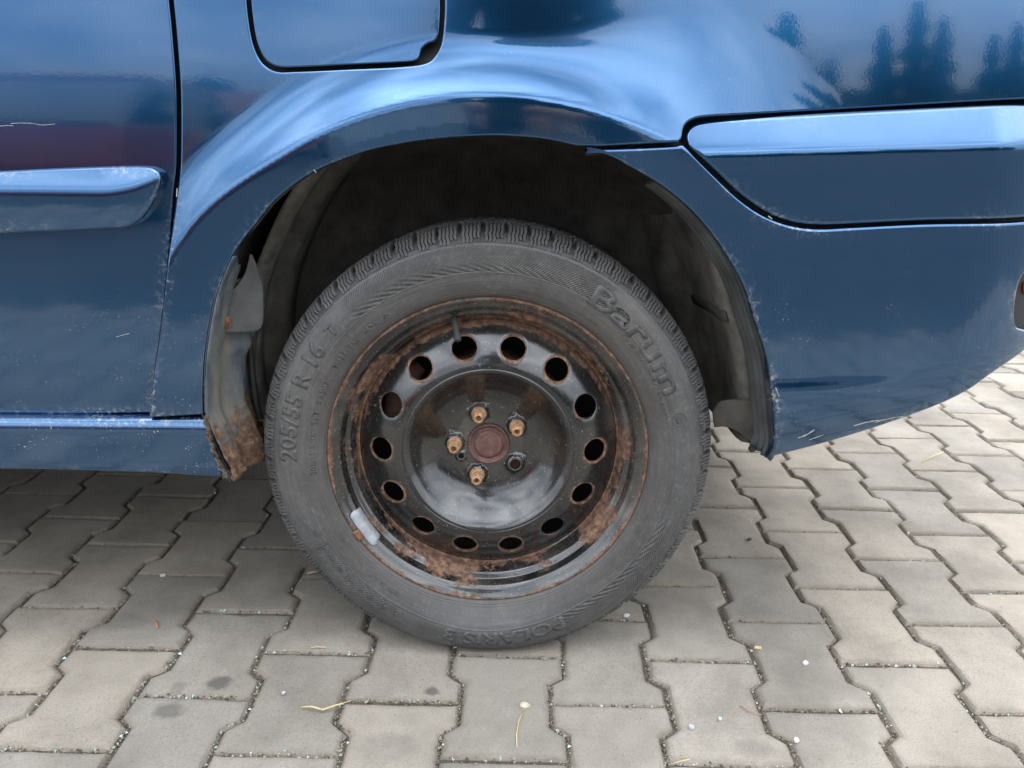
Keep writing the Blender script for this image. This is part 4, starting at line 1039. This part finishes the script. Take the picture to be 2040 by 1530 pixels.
# ================================================================== what the paint mirrors: trees, a red car, low buildings behind the viewer
M_BARK = plain('bark', (.09, .07, .055), .9, scale=8)
def leaf_mat(name, c):
    m, t, b = mat(name); oi = N(t, 'ShaderNodeNewGeometry')
    t.links.new(mixc(t, ramp(t, noise(t, .9, 4, .6), [(.3, 0), (.7, 1)]), tuple(q*.6 for q in c), tuple(q*1.3 for q in c)), b.inputs['Base Color']); b.inputs['Roughness'].default_value = .7; return m
M_LEAF1 = leaf_mat('spruce_needles', (.030, .050, .028)); M_LEAF2 = leaf_mat('leaves', (.055, .085, .030))
def tree(x, y, h, kind, label, seed):
    r = random.Random(seed)
    T = empty('conifer' if kind == 0 else 'broadleaf_tree', (x, y, 0), label, 'tree', 'trees behind the viewer')
    v, f = tube([(x+r.gauss(0, .05)*k, y, h*k*.95) for k in np.linspace(0, 1, 7)], [h*.022*(1-.9*k)+.01 for k in np.linspace(0, 1, 7)], 8); v0, f0 = list(v), list(f)
    for k in range(10):
        z = h*(.2+.65*k/10); a = r.random()*6.28; L = h*(.16 if kind == 0 else .24)*(1-.6*k/10)
        vv, ff = tube([(x, y, z), (x+L*.5*math.cos(a), y+L*.5*math.sin(a), z+L*.25), (x+L*math.cos(a), y+L*math.sin(a), z+L*(.1 if kind == 0 else .6))], [h*.008, h*.006, h*.002], 6)
        b0 = len(v0); v0 += vv; f0 += [tuple(q+b0 for q in g) for g in ff]
    link('trunk', mesh('trunk', v0, f0), M_BARK, T)
    V, Fc = [], []
    for k in range(4200):
        if kind == 0:
            t = r.random()**.8; z = h*(.12+.88*t); rad_ = h*.25*(1-t)**.85*(.65+.35*math.sin(t*38)); q = math.sqrt(r.random()); s = h*.028
            a = r.random()*6.28; c = Vector((x+rad_*q*math.cos(a), y+rad_*q*math.sin(a), z-rad_*q*.35))
        else:
            while True:
                p = Vector((r.uniform(-1, 1), r.uniform(-1, 1), r.uniform(-1, 1)))
                if p.length < 1 and math.sin(p.x*5+seed)+math.sin(p.y*6)+math.sin(p.z*5+seed*2) > -.6: break
            c = Vector((x+p.x*h*.30, y+p.y*h*.30, h*.62+p.z*h*.36)); s = h*.02
        d1 = Vector((r.gauss(0, 1), r.gauss(0, 1), r.gauss(0, .6))).normalized()*s*r.uniform(.6, 1.5); d2 = d1.orthogonal().normalized()*s*.6
        b0 = len(V); V += [c-d1, c+d2, c+d1, c-d2]; Fc.append((b0, b0+1, b0+2, b0+3))
    link('crown', mesh('crown', V, Fc, False), M_LEAF1 if kind == 0 else M_LEAF2, T)
for k, (x, y, h, kd) in enumerate([(4.0, -17, 6.5, 0), (6.2, -18, 8.2, 0), (8.4, -17.5, 7.0, 0), (10.2, -19, 9.5, 0), (12.6, -18, 7.5, 0), (15, -20, 9, 0), (18, -19, 8, 0), (21.5, -21, 9, 0), (-3, -24, 6, 1), (-9, -25, 6.5, 1), (-15, -24, 6, 1), (-21, -26, 7, 1), (1, -26, 6, 1), (-28, -26, 7, 1), (26, -24, 8, 1), (5.1, -19, 7.6, 0), (7.4, -18.6, 6.2, 0), (9.4, -20, 8.4, 0), (11.5, -19.5, 8.8, 0), (14, -19, 6.8, 0), (16.5, -20.5, 8.4, 0), (-6, -26, 5.2, 1), (-12, -24, 5.6, 1), (-18, -25, 6.4, 1), (3, -21, 5.2, 1), (5, -16, 3.6, 1), (7.2, -16.5, 4.4, 1), (9, -16, 3.8, 1), (11, -16.8, 4.8, 1), (13.2, -16.2, 4.0, 1), (15.6, -17, 4.6, 1), (18, -17, 5.0, 1), (20.5, -18, 4.4, 1)]):
    tree(x*1.5, y*1.5, h, kd, 'dark spruce in a row across the yard, mirrored in the paint' if kd == 0 else 'rounded green tree beyond the yard, mirrored in the paint', k+3)
# red parked car
RC = empty('parked_car', (-3.4, -6.6, 0), 'red hatchback parked across the yard, mirrored in the door', 'car')
M_REDP = plain('red_car_paint', (.32, .02, .018), .3, .1, .1, 3, 0, 1.0)
def extr(prof, y0, y1, inset=.12):
    V = []; n = len(prof)
    for y, s in ((y0, 0), (y0+.12, 1), (y1-.12, 1), (y1, 0)):
        for (x, z) in prof: V.append((x*(1 if s else .985), y, .62+(z-.62)*(1 if s else .94)))
    Fc = [(j*n+i, j*n+(i+1) % n, (j+1)*n+(i+1) % n, (j+1)*n+i) for j in range(3) for i in range(n)]+[tuple(range(n))[::-1], tuple(range(3*n, 4*n))]
    return V, Fc
V, Fc = extr([(-2.0, .25), (-2.05, .55), (-1.95, .75), (-1.1, .92), (1.3, .95), (1.95, .90), (2.0, .55), (1.95, .25)], -.85, .85)
o = link('body', mesh('body', [(b_-3.4, a-6.6, c*1.12) for a, b_, c in V], Fc, False), M_REDP, RC)
V, Fc = extr([(-1.15, .90), (-.45, 1.40), (.95, 1.44), (1.7, .94)], -.74, .74)
link('cabin', mesh('cabin', [(b_-3.4, a-6.6, c*1.12) for a, b_, c in V], Fc, False), M_TINT, RC)
bm = bmesh.new(); add_box(bm, -.68-3.4, .68-3.4, -.55-6.6, 1.0-6.6, 1.57, 1.64, .03); link('roof', bm_mesh('roof', bm), M_REDP, RC)
for wx in (-1.3, 1.3):
    for wy in (-.78, .78):
        v, f = tube([(wy-.09-3.4, wx-6.6, .31), (wy+.09-3.4, wx-6.6, .31)], .31, 24); link('wheel', mesh('wheel', v, f, False), M_TREAD, RC)
# the photographer, bent forward over the phone
PER = empty('person', (.09, -1.62, 0), 'person in dark jacket and jeans bending forward holding a phone', 'person')
def skinned(name, verts, edges, rads, m, parent, sub=2):
    me = bpy.data.meshes.new(name); me.from_pydata(verts, edges, []); o = link(name, me, m, parent)
    md = o.modifiers.new('skin', 'SKIN'); md.use_smooth_shade = True
    for i, rr in enumerate(rads): me.skin_vertices[0].data[i].radius = (rr, rr)
    me.skin_vertices[0].data[0].use_root = True
    o.modifiers.new('sub', 'SUBSURF').levels = sub; return o
M_SKIN = plain('skin', (.46, .28, .20), .55, var=.08, scale=20, bmp=0); M_JACKET = plain('dark_jacket', (.018, .02, .026), .85, var=.3, scale=30); M_JEANS = plain('blue_jeans', (.035, .05, .09), .9, var=.3, scale=40); M_HAIR = plain('brown_hair', (.04, .025, .018), .7, var=.3, scale=80)
px_, py_ = .09, -1.62
bv = [(px_, py_, .96), (px_, py_+.07, 1.12), (px_, py_+.16, 1.28), (px_, py_+.24, 1.42), (px_, py_+.29, 1.50), (px_, py_+.35, 1.60), (px_, py_+.37, 1.68),
      (px_-.17, py_+.22, 1.38), (px_-.24, py_+.26, 1.10), (px_-.155, py_+.50, .82), (px_-.135, py_+.56, .76), (px_+.17, py_+.22, 1.38), (px_+.21, py_+.26, 1.10), (px_+.02, py_+.50, .82), (px_-.01, py_+.56, .76),
      (px_-.10, py_+.0, .88), (px_-.12, py_+.04, .50), (px_-.13, py_-.02, .10), (px_-.14, py_+.12, .045), (px_+.10, py_+.0, .88), (px_+.13, py_+.04, .50), (px_+.14, py_-.02, .10), (px_+.15, py_+.12, .045)]
be = [(0, 1), (1, 2), (2, 3), (3, 4), (4, 5), (5, 6), (3, 7), (7, 8), (8, 9), (9, 10), (3, 11), (11, 12), (12, 13), (13, 14), (0, 15), (15, 16), (16, 17), (17, 18), (0, 19), (19, 20), (20, 21), (21, 22)]
brd = [.15, .14, .155, .11, .058, .095, .085, .07, .052, .034, .034, .07, .052, .034, .034, .095, .066, .046, .04, .095, .066, .046, .04]
B = skinned('body', bv, be, brd, M_JACKET, PER)
dg = bpy.context.evaluated_depsgraph_get(); me = bpy.data.meshes.new_from_object(B.evaluated_get(dg)); B.modifiers.clear(); B.data = me
for m_ in (M_SKIN, M_JEANS): me.materials.append(m_)
for p in me.polygons:
    c = p.center; p.material_index = 1 if (c.z > 1.47 or (c.y > py_+.50 and c.z < .9)) else (2 if c.z < .93 and c.y < py_+.30 else 0)
bm = bmesh.new(); bmesh.ops.create_icosphere(bm, subdivisions=3, radius=.104)
for v in bm.verts:
    if v.co.y > .03 and v.co.z < .03: v.co *= .8
bm.transform(Matrix.Translation((px_, py_+.34, 1.655)) @ Matrix.Rotation(-.35, 4, 'X')); link('hair', bm_mesh('hair', bm, True), M_HAIR, PER)
for (fx, fy, fz) in ((px_-.03, py_+.445, 1.60), (px_+.03, py_+.445, 1.60)):
    bm = bmesh.new(); bmesh.ops.create_icosphere(bm, subdivisions=2, radius=.012, matrix=Matrix.Translation((fx, fy, fz))); link('eye', bm_mesh('eye', bm, True), BLACK, PER)
for sgn, hx in ((-1, px_-.135), (1, px_-.01)):
    for k in range(4):
        v, f = tube([(hx, py_+.57, .755-.014*k), (hx+sgn*.012, py_+.60, .752-.016*k), (hx-sgn*.004, py_+.628, .750-.017*k), (hx-sgn*(.022+.003*(k % 2)), py_+.634, .749-.017*k)], [.0095, .0090, .0080, .0065], 8)
        link('finger', mesh('finger', v, f), M_SKIN, PER)
    v, f = tube([(hx, py_+.56, .765), (hx-sgn*.012, py_+.585, .785), (hx-sgn*.020, py_+.603, .776)], [.011, .010, .008], 8); link('thumb', mesh('thumb', v, f), M_SKIN, PER)
bm = bmesh.new(); add_box(bm, .018-.078, .018+.078, -1.014, -1.006, .690, .764, .003)
ph = link('phone', bm_mesh('phone', bm, True), BLACK, None, label='black phone held out in both hands by the person', category='phone')

# long low shed
SH = empty('shed', (-14, -34, 0), 'long low pale shed beyond the yard, mirrored in the paint', 'shed')
bm = bmesh.new(); add_box(bm, -30, 4, -38, -30, 0, 3.2); link('wall', bm_mesh('wall', bm), plain('pale_render', (.55, .53, .48), .9, scale=1), SH)
V = [(-30.5, -38.5, 3.2), (4.5, -38.5, 3.2), (4.5, -29.5, 3.2), (-30.5, -29.5, 3.2), (-30.5, -34, 5), (4.5, -34, 5)]
link('roof', mesh('roof', V, [(0, 1, 5, 4), (2, 3, 4, 5), (1, 2, 5), (3, 0, 4)], False), plain('roof_sheet', (.25, .12, .08), .8, scale=1), SH)
